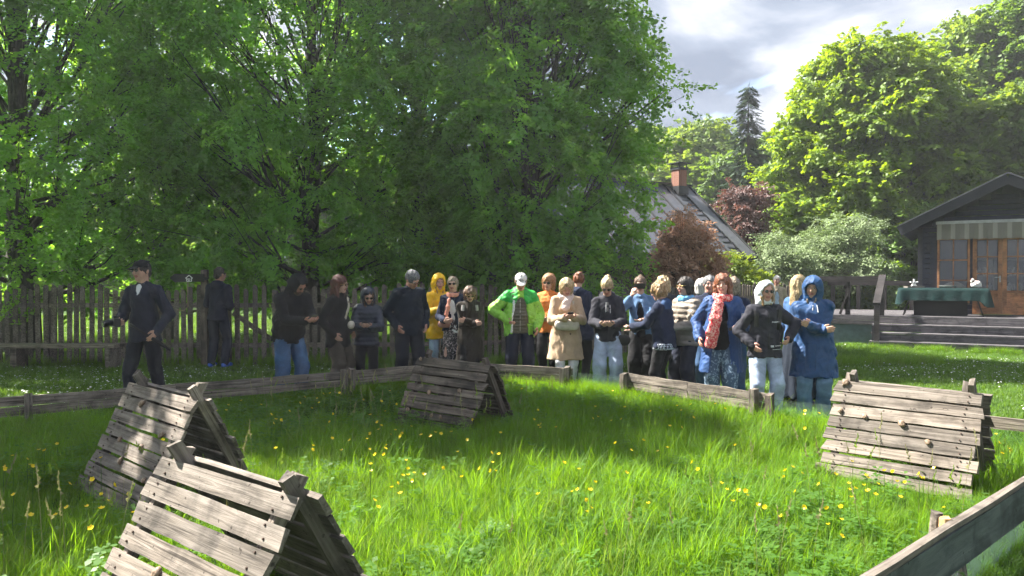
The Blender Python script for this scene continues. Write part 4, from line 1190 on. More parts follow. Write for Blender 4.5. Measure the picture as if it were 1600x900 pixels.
# table with green cloth
tp = cab(0.52, -.95); tx, ty = tp.x, tp.y
tbl = empty('folding_table', (tx, ty, ZF), CA); tag(tbl, 'folding table under the green cloth on the deck', 'table')
MB().box((0, 0, .655), (1.86, .7, .03)).build('tabletop', M_room, tbl)
for s in (-1, 1):
    for q in (-1, 1): MB().bar((s * .65, q * .27, .64), (s * .85, q * .27, 0.0), .025, .025).build('leg', M_sign, tbl)
MB().box((-.05, .1, .3), (1.15, .3, .6)).build('storage_box', M_sign, tbl)
M_cloth = fabric('green_cloth', (0.006, 0.026, 0.026), 0.9)
mb = MB(); hx, hy = .96, .385; rim = []
for i in range(72):
    t = i / 72
    per = 4 * (hx + hy); q = t * per
    if q < 2 * hx: p = (-hx + q, -hy); nn_ = (0, -1)
    elif q < 2 * hx + 2 * hy: p = (hx, -hy + q - 2 * hx); nn_ = (1, 0)
    elif q < 4 * hx + 2 * hy: p = (hx - (q - 2 * hx - 2 * hy), hy); nn_ = (0, 1)
    else: p = (-hx, hy - (q - 4 * hx - 2 * hy)); nn_ = (-1, 0)
    rim.append((p, nn_))
vs = []; fs = []
for lev in range(5):
    for i, (p, n_) in enumerate(rim):
        corner = min(abs(abs(p[0]) - hx), abs(abs(p[1]) - hy)) < .01 and abs(abs(p[0]) - hx) < .12 and abs(abs(p[1]) - hy) < .12
        f = lev / 4; drop = (.30 + (.10 if corner else 0) + (.05 if p[0] > .8 else 0)) * f
        o_ = f * (.035 + .022 * math.sin(i * 1.3) + (.06 if corner else 0))
        vs.append((p[0] + n_[0] * o_, p[1] + n_[1] * o_, -drop))
for lev in range(4):
    for i in range(72): fs.append((lev * 72 + i, (lev + 1) * 72 + i, (lev + 1) * 72 + (i + 1) % 72, lev * 72 + (i + 1) % 72))
fs.append(tuple(range(72)))
mb.add(vs, fs); cl = mb.build('tablecloth', M_cloth, None, True, loc=(tx, ty, ZF + .676), rot=(0, 0, CA)); tag(cl, 'dark green cloth hanging over the long table on the deck', 'tablecloth')
ZT = ZF + .681
def thing1(name, label, cat, mb, mat, loc, smooth=True):
    return tag(mb.build(name, mat, None, smooth, loc=loc), label, cat)
mb = MB(); mb.lathe([(.06, 0), (.13, .012), (.19, .045), (.20, .05), (.18, .045), (.05, .02)], 20); thing1('serving_dish', 'white oval dish in the middle of the green cloth', 'dish', mb, M_white, cab(.62, -1.05, ZT))
mb = MB(); mb.box((0, 0, .02), (.42, .2, .04)); thing1('wooden_tray', 'low tray at the left end of the green cloth', 'tray', mb, M_room, cab(-.1, -1.05, ZT), False)
mb = MB()
for k in range(5): mb.bar((0, 0, .06), (.10 * math.sin(k * 1.257), 0, .06 + .10 * math.cos(k * 1.257)), .03, .035, up=(0, 1, 0))
mb.box((0, 0, .0), (.06, .05, .03)); thing1('star_ornament', 'small white star ornament on the tray', 'ornament', mb, M_white, cab(-.1, -1.05, ZT + .055), False)
mb = MB(); mb.lathe([(.05, 0), (.11, .03), (.12, .1), (.07, .17), (.03, .18)], 12); mb.ell((-.09, 0, .17), (.05, .04, .06)); thing1('painted_figurine', 'white figurine with brown patches at the right of the green cloth', 'figurine', mb, spotted('figurine', (0.7, 0.68, 0.66), (0.18, 0.06, 0.05), 16, .56), cab(1.22, -1.05, ZT))
# white stand with blue legs behind the deck
wt = empty('garden_stand', at(1309, 26.5), 0); tag(wt, 'white topped stand on blue legs seen through the railing', 'stand')
M_blue = plain('blue_paint', (0.03, 0.20, 0.42), 0.5)
MB().box((0, 0, 1.36), (1.1, .6, .05)).build('stand_top', M_white, wt)
for x in (-.42, -.16, .44): MB().box((x, -.2, .665), (.07, .07, 1.33)).build('leg', M_blue, wt)
mb = MB(); mb.lathe([(.22, 0), (.24, .06), (.16, .16), (.05, .2)], 14); thing1('white_basin', 'upturned white basin on the blue legged stand', 'basin', mb, M_white, at(1311, 26.5, 1.388))

# ------------------------------------------------------------------ buttercups
def bcup():
    mb = MB()
    for k in range(5):
        a = k * 1.2566; c_, s_ = math.cos(a), math.sin(a); w_ = .0085
        mb.add([(0, 0, 0), (c_ * .010 - s_ * w_, s_ * .010 + c_ * w_, .006), (c_ * .0165, s_ * .0165, .011), (c_ * .010 + s_ * w_, s_ * .010 - c_ * w_, .006)], [(0, 1, 2, 3)])
    return mb.mesh('flower', True)
BC = bcup(); BC.materials.append(M_bcup)
ST = MB().tube([(0, 0, 0), (.006, .004, .5), (0, 0, 1)], [.0022, .0018, .0014], 4, False).mesh('stem'); ST.materials.append(M_stem)
rgb_ = np.random.default_rng(17)
clusters = [at(x, 1920 / (yy - 437.0)) for x, yy in ((650, 725), (620, 720), (700, 740), (600, 760), (585, 790), (640, 810), (600, 840), (720, 780), (780, 770), (840, 700), (880, 800), (900, 850), (1000, 760), (1080, 830), (1200, 850), (1240, 800), (1310, 860), (1330, 890), (1360, 840), (1390, 815), (1440, 800), (1530, 740), (1560, 745), (1570, 720), (1240, 660), (1215, 690), (1280, 655), (60, 745), (30, 880), (150, 850), (180, 820), (110, 880), (90, 800), (330, 680), (420, 690), (470, 680), (520, 700), (560, 740), (390, 720), (450, 670), (520, 660), (300, 730), (20, 780), (140, 760), (960, 700), (1060, 680))]
pts = []
for c_ in clusters:
    for k in range(int(rgb_.integers(2, 8))):
        p = c_ + Vector(rgb_.normal(0, .16, 3)); pts.append((p.x, p.y))
pts += [(x, y) for x, y in zip(rgb_.uniform(-4.5, 4.5, 90), rgb_.uniform(3.9, 9.8, 90))]
pts = np.array(pts); pts = pts[inside(np.c_[pts, pts[:, :1]], ENC)]
for p in pts[:290]:
    h = float(rgb_.uniform(.20, .34))
    r_ = empty('buttercup', (p[0], p[1], 0), float(rgb_.uniform(0, 6.28)))
    tag(r_, 'small yellow buttercup on a thin stem in the meadow grass', 'flower', 'buttercups in the meadow')
    s_ = link('stem', ST, None, r_); s_.scale = (1, 1, h)
    f_ = link('flower', BC, None, r_, (0, 0, h)); sc_ = float(rgb_.uniform(.75, 1.1)); f_.scale = (sc_,) * 3
    f_.rotation_euler = (float(rgb_.normal(0, .5)), float(rgb_.normal(0, .5)), 0)

# ------------------------------------------------------------------ implicit surfaces for figures
def smin(a, b, k):
    h = np.clip(0.5 + 0.5 * (b - a) / k, 0, 1)
    return b * (1 - h) + a * h - k * h * (1 - h)

class Sdf:
    """union / cut of rounded cones and ellipsoids, meshed as one continuous surface"""
    def __init__(s): s.p = []; s.wr = None; s.shell = 0.0; s.late = []
    def cone(s, a, b, ra, rb, k=0.02, u=None, sc=1.0, op=1):
        s.p.append(('c', np.array(a, float), np.array(b, float), ra, rb, k, None if u is None else np.array(u, float), sc, op)); return s
    def chain(s, pts, rr, k=0.02):
        for i in range(len(pts) - 1): s.cone(pts[i], pts[i + 1], rr[i], rr[i + 1], k)
        return s
    def ell(s, c, r, M=None, k=0.02, op=1):
        s.p.append(('e', np.array(c, float), np.array(r, float), np.eye(3) if M is None else np.array(M), k, op)); return s
    def plane(s, c, n):            # keep the side where (p-c).n < 0
        s.p.append(('h', np.array(c, float), np.array(n, float) / np.linalg.norm(n))); return s
    def _bb(s, q):
        if q[0] == 'c':
            r = max(q[3], q[4]) * max(1, q[7]); return np.minimum(q[1], q[2]) - r, np.maximum(q[1], q[2]) + r
        r = np.sqrt(((q[3] * q[2][None, :]) ** 2).sum(1)); return q[1] - r, q[1] + r
    def _ev(s, q, P):
        if q[0] == 'c':
            a, b, ra, rb, u, sc = q[1], q[2], q[3], q[4], q[6], q[7]
            v = P - a
            if u is not None: v = v + (v @ u)[..., None] * u * (1 / sc - 1)
            ba = b - a; L2 = max(ba @ ba, 1e-9)
            t = np.clip((v @ ba) / L2, 0, 1)
            return np.linalg.norm(v - t[..., None] * ba, axis=-1) - (ra + (rb - ra) * t)
        v = (P - q[1]) @ q[3] / q[2]
        n = np.linalg.norm(v, axis=-1)
        return (n - 1) * q[2].min() * np.where(n > 1, 1, 1) * 1.0 if False else n * (n - 1) / np.maximum(np.linalg.norm(v / q[2], axis=-1), 1e-6)
    def value(s, P):
        d = np.full(P.shape[:-1], 1.0)
        for q in s.p:
            if q[0] == 'h': d = np.maximum(d, (P - q[1]) @ q[2])
            elif q[-1] == 1: d = smin(d, s._ev(q, P), q[5] if q[0] == 'c' else q[4])
            else: d = -smin(-d, s._ev(q, P), q[5] if q[0] == 'c' else q[4])
        if s.wr is not None: d = d + s.wr(P)
        return d
    def mesh(s, vox=0.016):
        adds = [s._bb(q) for q in s.p if q[0] != 'h' and q[-1] == 1]
        lo = np.min([b[0] for b in adds], 0) - 3 * vox; hi = np.max([b[1] for b in adds], 0) + 3 * vox
        n = np.ceil((hi - lo) / vox).astype(int) + 1
        ax = [lo[i] + vox * np.arange(n[i]) for i in range(3)]
        D = np.full(n, 1.0, np.float64)
        def sub(l, h):
            i0 = np.maximum(0, ((l - lo) / vox).astype(int)); i1 = np.minimum(n, ((h - lo) / vox).astype(int) + 2)
            sl = tuple(slice(i0[i], i1[i]) for i in range(3))
            P = np.stack(np.meshgrid(ax[0][sl[0]], ax[1][sl[1]], ax[2][sl[2]], indexing='ij'), -1)
            return sl, P
        for q in s.p:
            if q[0] == 'h':
                sl, P = sub(lo, hi); D[sl] = np.maximum(D[sl], (P - q[1]) @ q[2]); continue
            l, h = s._bb(q); k = q[5] if q[0] == 'c' else q[4]
            m = k + 3 * vox
            sl, P = sub(l - m, h + m)
            if P.size == 0: continue
            e = s._ev(q, P)
            D[sl] = smin(D[sl], e, k) if q[-1] == 1 else -smin(-D[sl], e, k)
        if s.wr is not None or s.shell:
            sl, P = sub(lo, hi)
            if s.wr is not None:
                msk = np.abs(D) < 0.09
                D[msk] += s.wr(P[msk])
            if s.shell: D = np.maximum(D, -(D + s.shell))
        for q in s.late:           # cuts made after hollowing
            l, h = s._bb(q); sl, P = sub(l - .03, h + .03)
            if P.size: D[sl] = np.maximum(D[sl], -s._ev(q, P))
        return nets(D, lo, vox)
    def front_y(s, x, z, y0=-0.6, sgn=1, n=90):
        """surface point met by a ray along +y (or -y when sgn<0) at height z"""
        ys = y0 + sgn * np.linspace(0, 0.9, n)
        P = np.stack([np.full(n, x), ys, np.full(n, z)], -1); d = s.value(P)
        i = np.argmax(d < 0)
        return ys[i] if (d < 0).any() else None

def nets(D, lo, vox):
    S = D < 0
    nx, ny, nz = D.shape
    cell = np.zeros((nx - 1, ny - 1, nz - 1), np.int8)
    off = [(i, j, k) for i in (0, 1) for j in (0, 1) for k in (0, 1)]
    for i, j, k in off: cell += S[i:nx - 1 + i, j:ny - 1 + j, k:nz - 1 + k]
    act = (cell > 0) & (cell < 8)
    C = np.argwhere(act)
    if len(C) == 0: return np.zeros((0, 3)), np.zeros((0, 4), int)
    idx = np.full(act.shape, -1, np.int64); idx[act] = np.arange(len(C))
    acc = np.zeros((len(C), 3)); cnt = np.zeros(len(C))
    cv = {o: D[C[:, 0] + o[0], C[:, 1] + o[1], C[:, 2] + o[2]] for o in off}
    for o in off:
        for a in range(3):
            if o[a] == 0:
                o2 = list(o); o2[a] = 1; o2 = tuple(o2)
                d0, d1 = cv[o], cv[o2]; m = (d0 < 0) != (d1 < 0)
                t = np.where(m, d0 / np.where(m, d0 - d1, 1), 0)
                p = np.array(o, float)[None, :].repeat(len(C), 0); p[:, a] = t
                acc[m] += p[m]; cnt[m] += 1
    V = lo + (C + acc / cnt[:, None]) * vox
    Fs = []
    for a in range(3):
        b, c = (a + 1) % 3, (a + 2) % 3
        s0 = [slice(None)] * 3; s1 = [slice(None)] * 3
        s0[a] = slice(0, -1); s1[a] = slice(1, None)
        A = S[tuple(s0)]; B = S[tuple(s1)]
        for flip, m in ((False, A & ~B), (True, ~A & B)):
            E = np.argwhere(m)
            E = E[(E[:, b] > 0) & (E[:, c] > 0) & (E[:, b] < D.shape[b] - 1) & (E[:, c] < D.shape[c] - 1)]
            if len(E) == 0: continue
            q = []
            for db, dc in ((-1, -1), (0, -1), (0, 0), (-1, 0)):
                G = E.copy(); G[:, b] += db; G[:, c] += dc
                q.append(idx[G[:, 0], G[:, 1], G[:, 2]])
            q = np.stack(q, 1)
            Fs.append(q[:, ::-1] if flip else q)
    F = np.concatenate(Fs)
    F = F[(F >= 0).all(1)]
    return V, F

def wrinkle(seed, amp=0.006, f=22.0, fz=0.7):
    r = np.random.default_rng(seed); W = []
    for k in range(4):
        a = r.normal(0, 1, 3); a[2] *= fz; a /= np.linalg.norm(a); W.append((a * f * r.uniform(0.6, 1.7), r.uniform(0, 6.28)))
    def fn(P):
        v = 0
        for i, (a, ph) in enumerate(W):
            w = np.sin(P @ a * (1.0 if i < 2 else 1.5) + ph + (0.8 * v if i else 0))
            v = v + (w if i < 2 else 0.8 * (1 - 2.2 * np.abs(w)))
        return v * amp / 2.4
    return fn
def puff(pitch, amp, seed=0, U=None):
    w = wrinkle(seed, 0.004, 30)
    def fn(P):
        return amp * (0.5 - np.abs(np.sin(math.pi * P[..., 2] / pitch))) + w(P)
    return fn
def both(f, g): return lambda P: f(P) + g(P)

def rx(a): c, s = math.cos(a), math.sin(a); return np.array([[1, 0, 0], [0, c, -s], [0, s, c]])
def ry(a): c, s = math.cos(a), math.sin(a); return np.array([[c, 0, s], [0, 1, 0], [-s, 0, c]])
def rz(a): c, s = math.cos(a), math.sin(a); return np.array([[c, -s, 0], [s, c, 0], [0, 0, 1]])

def unit(v): v = np.array(v, float); return v / max(np.linalg.norm(v), 1e-9)
def ik(a, t, l1, l2, hint):
    a = np.array(a, float); t = np.array(t, float); d = t - a; L = np.linalg.norm(d); u = d / max(L, 1e-6)
    if L > 0.995 * (l1 + l2): L = 0.995 * (l1 + l2); t = a + u * L
    x = (l1 * l1 - l2 * l2 + L * L) / (2 * L); h = math.sqrt(max(l1 * l1 - x * x, 0))
    n = np.array(hint, float); n = n - u * (n @ u); n = unit(n)
    return a + u * x + n * h, t

SKINS = {}
def skin_mat(tone):
    nm = 'skin_%s' % tone
    col = {'fair': (0.55, 0.33, 0.25), 'mid': (0.47, 0.27, 0.19), 'rosy': (0.57, 0.30, 0.23), 'tan': (0.40, 0.22, 0.15)}[tone]
    if nm in MATS: return MATS[nm]
    m, nt, b, out = nodes_of(nm)
    n = noise(nt, coords(nt), 22, 4)
    r = ramp(nt, n, [(0.3, [c * 0.85 for c in col]), (0.7, [c * 1.1 for c in col])])
    nt.links.new(r.outputs[0], b.inputs['Base Color']); b.inputs['Roughness'].default_value = 0.55
    b.inputs['Subsurface Weight'].default_value = 0.08; b.inputs['Subsurface Radius'].default_value = (0.01, 0.004, 0.002)
    MATS[nm] = m; return m
def hair_mat(name, col, col2):
    if name in MATS: return MATS[name]
    m, nt, b, out = nodes_of(name)
    n = noise(nt, coords(nt, (1, 1, 0.22)), 110, 4, 0.6, 0.4)
    r = ramp(nt, n, [(0.32, [c * 0.3 for c in col]), (0.48, col), (0.68, col2)])
    nt.links.new(r.outputs[0], b.inputs['Base Color']); b.inputs['Roughness'].default_value = 0.5
    bump(nt, b, n, 0.8, 0.01); MATS[name] = m; return m
HAIR = {
    'dark': ((0.018, 0.012, 0.010), (0.05, 0.035, 0.03)), 'grey': ((0.10, 0.10, 0.105), (0.28, 0.28, 0.29)),
    'auburn': ((0.075, 0.020, 0.014), (0.16, 0.05, 0.03)), 'red': ((0.15, 0.045, 0.018), (0.32, 0.12, 0.05)),
    'orange': ((0.28, 0.12, 0.045), (0.48, 0.26, 0.12)), 'blond': ((0.36, 0.25, 0.12), (0.66, 0.52, 0.32)),
    'honey': ((0.26, 0.15, 0.065), (0.50, 0.34, 0.17)), 'brown': ((0.085, 0.045, 0.025), (0.19, 0.11, 0.065)), 'white': ((0.50, 0.49, 0.46), (0.72, 0.71, 0.68)),
    'ash': ((0.20, 0.15, 0.10), (0.40, 0.33, 0.25))}
M_eye = plain('eye_dark', (0.02, 0.014, 0.012), 0.2); M_eyew = plain('eye_white', (0.6, 0.58, 0.55), 0.3)
M_lens = plain('sunglass_lens', (0.010, 0.009, 0.009), 0.08, 0.7, 0.0, 0.1, 3, 0.0); M_frame = plain('glasses_frame', (0.03, 0.025, 0.022), 0.4)
M_goldf = plain('gold_frame', (0.45, 0.30, 0.12), 0.3, 0.5, 0.8)
M_lip = plain('lip', (0.36, 0.13, 0.11), 0.5)
M_black = plain('black_plastic', (0.012, 0.012, 0.013), 0.35); M_screen = plain('phone_screen', (0.02, 0.024, 0.03), 0.08, 0.8, 0, 0.1, 3, 0)

class Person:
    def __init__(s, label, px, d, top, yaw=0.0, lean=0.0, neck=0.0, hyaw=0.0, hpitch=0.0, hroll=0.0, male=False, bulk=1.0, tone='fair', twist=0.0,
                 L=('hang',), Rr=('hang',), stance=0.09, step=(0.0, 0.0), knee=0.0, seed=0, side=0.0, group='visitors standing round the enclosure', arm=1.0):
        rv = random.Random(seed * 13 + 5)
        side = side or rv.uniform(-2.5, 2.5); twist = twist or rv.uniform(-8, 8); hroll = hroll or rv.uniform(-6, 6)
        if step == (0.0, 0.0): a_ = rv.uniform(-0.03, 0.03); step = (a_, -a_ * 0.6)
        s.seed = seed; s.male = male; s.bulk = bulk; s.tone = tone
        pos = at(px, d)
        s.root = empty('person', pos, R(yaw)); tag(s.root, label, 'person', group)
        s.lab = label
        s.M4 = Matrix.Translation(pos) @ Matrix.Rotation(R(yaw), 4, 'Z')
        s.T = rx(R(lean)) @ ry(R(side)) @ rz(R(twist)); s.N = rx(R(lean + neck)) @ ry(R(side)); s.HR = s.N @ rz(R(hyaw)) @ rx(R(hpitch)) @ ry(R(hroll))
        s.legs_in = (stance, step, knee)
        def frac():
            hip = np.array([0, 0, 0.525 - knee * 0.05]); s_n = hip + s.T @ np.array([0, 0, 0.298])
            hc = s_n + s.N @ np.array([0, 0, 0.052]) + s.HR @ np.array([0, -0.012, 0.055])
            return hc[2] + 0.066 * abs(s.HR[2, 2]) + 0.055 * abs(s.HR[2, 1])
        s.H = H = top / frac()
        s.hip = np.array([0, 0, (0.525 - knee * 0.05) * H])
        # keep the feet under the weight when bending
        s.hip[1] = 0.25 * math.sin(R(lean)) * 0.3 * H
        s.neckb = s.hip + s.T @ np.array([0, 0, 0.298 * H])
        s.hc = s.neckb + s.N @ np.array([0, 0, 0.052 * H]) + s.HR @ np.array([0, -0.012 * H, 0.055 * H])
        s.hs = H / 1.70
        sw = (0.098 if male else 0.086) * H * bulk ** 0.4
        s.sh = {-1: s.neckb + s.T @ np.array([-sw, 0.0, -0.032 * H]), 1: s.neckb + s.T @ np.array([sw, 0.0, -0.032 * H])}
        s.arms = {}; s.hands = {}
        for sg, spec in ((-1, L), (1, Rr)): s._arm(sg, spec)
        s.leg = {}
        for i, sg in enumerate((-1, 1)):
            hp = s.hip + np.array([sg * 0.052 * H, 0, -0.01 * H]); an = np.array([sg * stance * H * 0.6 + 0, -step[i] * H, 0.045 * H])
            kn, an = ik(hp, an, 0.245 * H, 0.24 * H, (sg * 0.15, -1, 0))
            s.leg[sg] = (hp, kn, an)
        s.tops = None

    # x, forward, up relative to the neck base, as fractions of height
    POSE = {'hang': (0.135, 0.02, -0.315), 'pocket': (0.125, 0.045, -0.285), 'phone': (0.045, 0.20, -0.165), 'phone_low': (0.05, 0.19, -0.215),
            'hip': (0.095, 0.03, -0.245), 'face': (0.035, 0.135, 0.03), 'out': (0.02, 0.27, -0.19), 'chest': (0.02, 0.14, -0.125), 'cross': (-0.04, 0.120, -0.185), 'belly': (0.03, 0.13, -0.23),
            'cross2': (-0.045, 0.150, -0.160), 'behind': (0.04, -0.09, -0.28), 'armpit': (0.14, 0.10, -0.2)}
    def _arm(s, sg, spec):
        H = s.H; name = spec[0]; o = spec[1] if len(spec) > 1 else (0, 0, 0)
        x, f, u = [a + b for a, b in zip(s.POSE[name], o)]
        t = s.neckb + s.T @ np.array([sg * x * H, -f * H, u * H])
        hint = {'hip': (sg * 1.0, 0.3, 0.1), 'face': (sg * 0.8, -0.1, -1), 'behind': (sg, 0.5, 0)}.get(name, (sg * 0.55, 0.55, -0.55))
        if len(spec) > 2 and spec[2] is not None: hint = spec[2]
        hint = s.T @ np.array(hint, float)
        el, w = ik(s.sh[sg], t, 0.172 * H, 0.152 * H, hint)
        s.arms[sg] = (s.sh[sg], el, w)
        fd = unit(w - el)
        inw = s.T @ np.array([-sg, 0, 0.0])
        if name in ('phone', 'phone_low'): d = unit(fd * 0.5 + s.T @ np.array([-sg * 0.5, -0.75, 0.25])); nrm = s.T @ np.array([-sg * 0.55, 0.15, 0.8]); curl = 0.95
        elif name == 'face': d = unit(s.T @ np.array([-sg * 0.35, -0.1, 0.95])); nrm = s.T @ np.array([-sg * 0.6, 0.8, 0]); curl = 1.0
        elif name in ('cross', 'cross2'): d = fd; nrm = s.T @ np.array([0, 1, 0.1]); curl = 0.35
        elif name == 'hip': d = unit(fd + s.T @ np.array([-sg * 0.4, -0.8, -0.2])); nrm = inw; curl = 0.7
        elif name == 'out': d = unit(fd + s.T @ np.array([0, -0.4, 0])); nrm = s.T @ np.array([0, 0, 1.0]); curl = 0.25
        elif name in ('chest', 'belly'): d = unit(fd * 0.6 + s.T @ np.array([-sg * 0.7, -0.2, 0.1])); nrm = s.T @ np.array([0, 0.9, 0.3]); curl = 0.9
        else: d = unit(fd + s.T @ np.array([0, -0.15, -0.1])); nrm = inw; curl = 0.45
        if len(spec) > 3: curl = spec[3]
        nrm = unit(nrm - d * (nrm @ d))
        s.hands[sg] = (w, d, nrm, curl)

    def w(s, p): return s.M4 @ Vector(p)
    def grip(s, sg, f=0.085):
        w, d, n, c = s.hands[sg]; return w + d * f * s.hs + n * 0.022 * s.hs
    def add(s, name, V, F, mat, parent=None, midx=None, smooth=True):
        if len(V) == 0: return None
        me = mesh_np(name, V, F, smooth, midx)
        return link(name, me, mat, parent or s.root)
    def mb(s, name, mb, mat, parent=None, smooth=True): return mb.build(name, mat, parent or s.root, smooth)

    # ---- body: one skin surface, fine where hands and face need it
    def body(s, lips=True, eyes=True, legs_bare=False):
        H, hs = s.H, s.hs; parts = []
        b = Sdf(); ux = s.T @ np.array([1.0, 0, 0])
        b.cone(s.hip, s.hip + s.T @ [0, 0, 0.09 * H], 0.048 * H, 0.044 * H, 0.03, ux, 1.35)
        b.cone(s.hip + s.T @ [0, 0, 0.09 * H], s.hip + s.T @ [0, 0, 0.23 * H], 0.044 * H, 0.050 * H, 0.03, ux, 1.3)
        b.cone(s.sh[-1], s.sh[1], 0.026 * H, 0.026 * H, 0.03)
        b.cone(s.neckb - s.N @ [0, 0, 0.02 * H], s.hc - s.HR @ [0, 0, 0.04 * H], 0.036 * H, 0.031 * H, 0.02)
        for sg in (-1, 1):
            a, e, w = s.arms[sg]; b.chain([a, e, w], [0.030 * H, 0.024 * H, 0.0165 * H], 0.012)
            h, k, an = s.leg[sg]; b.chain([h, k, an], [0.040 * H, 0.030 * H, 0.022 * H], 0.015)
            b.cone(an, an + np.array([sg * 0.01 * H, -0.08 * H, -0.022 * H]), 0.022 * H, 0.018 * H, 0.015)
        b.ell(s.hc, np.array([0.070, 0.085, 0.10]) * hs, s.HR, 0.01)
        parts.append(b.mesh(0.024))
        # head
        h = Sdf(); c = s.hc; M = s.HR
        def q(*p): return c + M @ (np.array(p) * hs)
        h.ell(q(0, 0.012, 0.030), np.array([0.076, 0.094, 0.085]) * hs, M, 0.01)
        h.ell(q(0, -0.022, -0.028), np.array([0.062, 0.068, 0.084]) * hs, M, 0.02 * hs)
        h.ell(q(0, -0.062, -0.092), np.array([0.030, 0.026, 0.024]) * hs, M, 0.025 * hs)
        h.cone(q(-0.032, -0.078, 0.032), q(0.032, -0.078, 0.032), 0.013 * hs, 0.013 * hs, 0.012 * hs)
        for sg in (-1, 1):
            h.ell(q(sg * 0.036, -0.068, -0.026), np.array([0.022, 0.018, 0.02]) * hs, M, 0.02 * hs)
            h.ell(q(sg * 0.077, 0.012, -0.006), np.array([0.010, 0.020, 0.032]) * hs, M, 0.008 * hs)
            h.ell(q(sg * 0.030, -0.098, 0.010), np.array([0.019, 0.014, 0.012]) * hs, M, 0.010 * hs, -1)
        h.cone(q(0, -0.088, 0.018), q(0, -0.111, -0.022), 0.008 * hs, 0.0135 * hs, 0.010 * hs)
        h.ell(q(0, -0.088, -0.052), np.array([0.024, 0.012, 0.007]) * hs, M, 0.008 * hs)
        h.ell(q(0, -0.086, -0.064), np.array([0.020, 0.012, 0.007]) * hs, M, 0.008 * hs)
        h.cone(q(0, 0.025, -0.05), s.neckb, 0.052 * hs, 0.058 * hs, 0.02)
        V, F = h.mesh(0.0085); parts.append((V, F)); head_off = len(parts) - 1
        for sg in (-1, 1):
            w, d, n, curl = s.hands[sg]; sd = np.cross(d, n); sd = sd * 1.0
            f = Sdf(); z = hs
            thumb = np.cross(n, d) * -1.0
            # thumb side: towards the body's inside/front for a natural hand
            ts = 1.0 if (np.cross(d, n) @ (s.T @ np.array([0, -1.0, 0.25]))) > 0 else -1.0
            f.cone(w - d * 0.03 * z, w + d * 0.01 * z, 0.025 * z, 0.024 * z, 0.012)
            f.cone(w + d * 0.012 * z, w + d * 0.075 * z, 0.017 * z, 0.015 * z, 0.012, sd, 2.3)
            for i, (o, l) in enumerate(((0.030, 0.066), (0.010, 0.076), (-0.010, 0.072), (-0.029, 0.056))):
                p = w + d * (0.080 - 0.004 * abs(i - 1)) * z + sd * ts * o * z; dd = d.copy(); pts = [p]
                for j, fr in enumerate((0.45, 0.30, 0.25)):
                    a = curl * (0.45, 0.85, 0.6)[j] + (0.12 if i == 3 else 0)
                    ca, sa = math.cos(a), math.sin(a); nn = np.cross(np.cross(dd, n), dd) if j == 0 else nv
                    nn = unit(nn); nd = dd * ca + nn * sa; nv = nn * ca - dd * sa; dd = nd
                    p = p + dd * l * fr * z; pts.append(p)
                f.chain(pts, [0.0098 * z, 0.009 * z, 0.0085 * z, 0.0072 * z], 0.004)
            p0 = w + d * 0.022 * z + sd * ts * 0.028 * z; p1 = p0 + unit(d * 0.7 + sd * ts * 0.55 + n * 0.35) * 0.038 * z; p2 = p1 + unit(d * 0.85 + sd * ts * 0.05 + n * 0.45) * 0.032 * z
            f.chain([p0, p1, p2], [0.014 * z, 0.0115 * z, 0.009 * z], 0.01)
            parts.append(f.mesh(0.0072))
        o = 0; VV = []; FF = []; mi = []
        for i, (V, F) in enumerate(parts):
            VV.append(V); FF.append(F + o); o += len(V)
            m = np.zeros(len(F), int)
            if i == head_off and lips:
                ct = (V[F].mean(1) - c) @ M / hs
                m[(np.abs(ct[:, 0]) < 0.026) & (ct[:, 1] < -0.075) & (ct[:, 2] < -0.044) & (ct[:, 2] > -0.072)] = 1
            mi.append(m)
        s.bodyo = s.add('body', np.concatenate(VV), np.concatenate(FF), [skin_mat(s.tone), M_lip], None, np.concatenate(mi))
        if eyes:
            for sg in (-1, 1):
                e = MB(); e.ell(q(sg * 0.030, -0.080, 0.011), (0.0125 * hs, 0.009 * hs, 0.0075 * hs), 8, 6, Matrix(M.tolist())); eo = s.mb('eye', e, M_eyew)
                e = MB(); e.ell(q(sg * 0.030, -0.088, 0.011), (0.006 * hs, 0.004 * hs, 0.006 * hs), 6, 4, Matrix(M.tolist())); s.mb('iris', e, M_eye, eo)
        return s

    def q(s, *p): return s.hc + s.HR @ (np.array(p) * s.hs)

    # ---- garments
    def torso(s, g, off, hem, k=0.03, belly=0.0):
        """torso volume cut off straight at the height hem (fraction of H), thickness off"""
        H, b = s.H, s.bulk; U = s.T @ np.array([0, 0, 1.0]); ux = s.T @ np.array([1.0, 0, 0]); o2 = off * 0.8
        g.cone(s.hip + U * 0.10 * H, s.hip + U * 0.225 * H, 0.055 * H * b + o2 + belly * H, 0.058 * H * b + o2, k, ux, 1.34)
        g.cone(s.hip + U * 0.10 * H, s.hip - U * 0.06 * H, 0.055 * H * b + o2 + belly * H, 0.067 * H * b + o2, k, ux, 1.38)
        bot = s.hip + U * (hem - 0.525) * H
        g.plane(bot, -U)
        g.cone(s.sh[-1], s.sh[1], 0.030 * H + off * 0.6, 0.030 * H + off * 0.6, 0.04)
        for sg in (-1, 1): g.cone(s.neckb + U * 0.004 * H, s.sh[sg] + U * 0.004 * H, 0.034 * H + off * 0.3, 0.026 * H + off * 0.4, 0.03)
        g.cone(s.neckb - U * 0.03 * H, s.neckb + U * 0.008 * H, 0.044 * H + off * 0.5, 0.034 * H + off * 0.5, 0.03)
        return bot
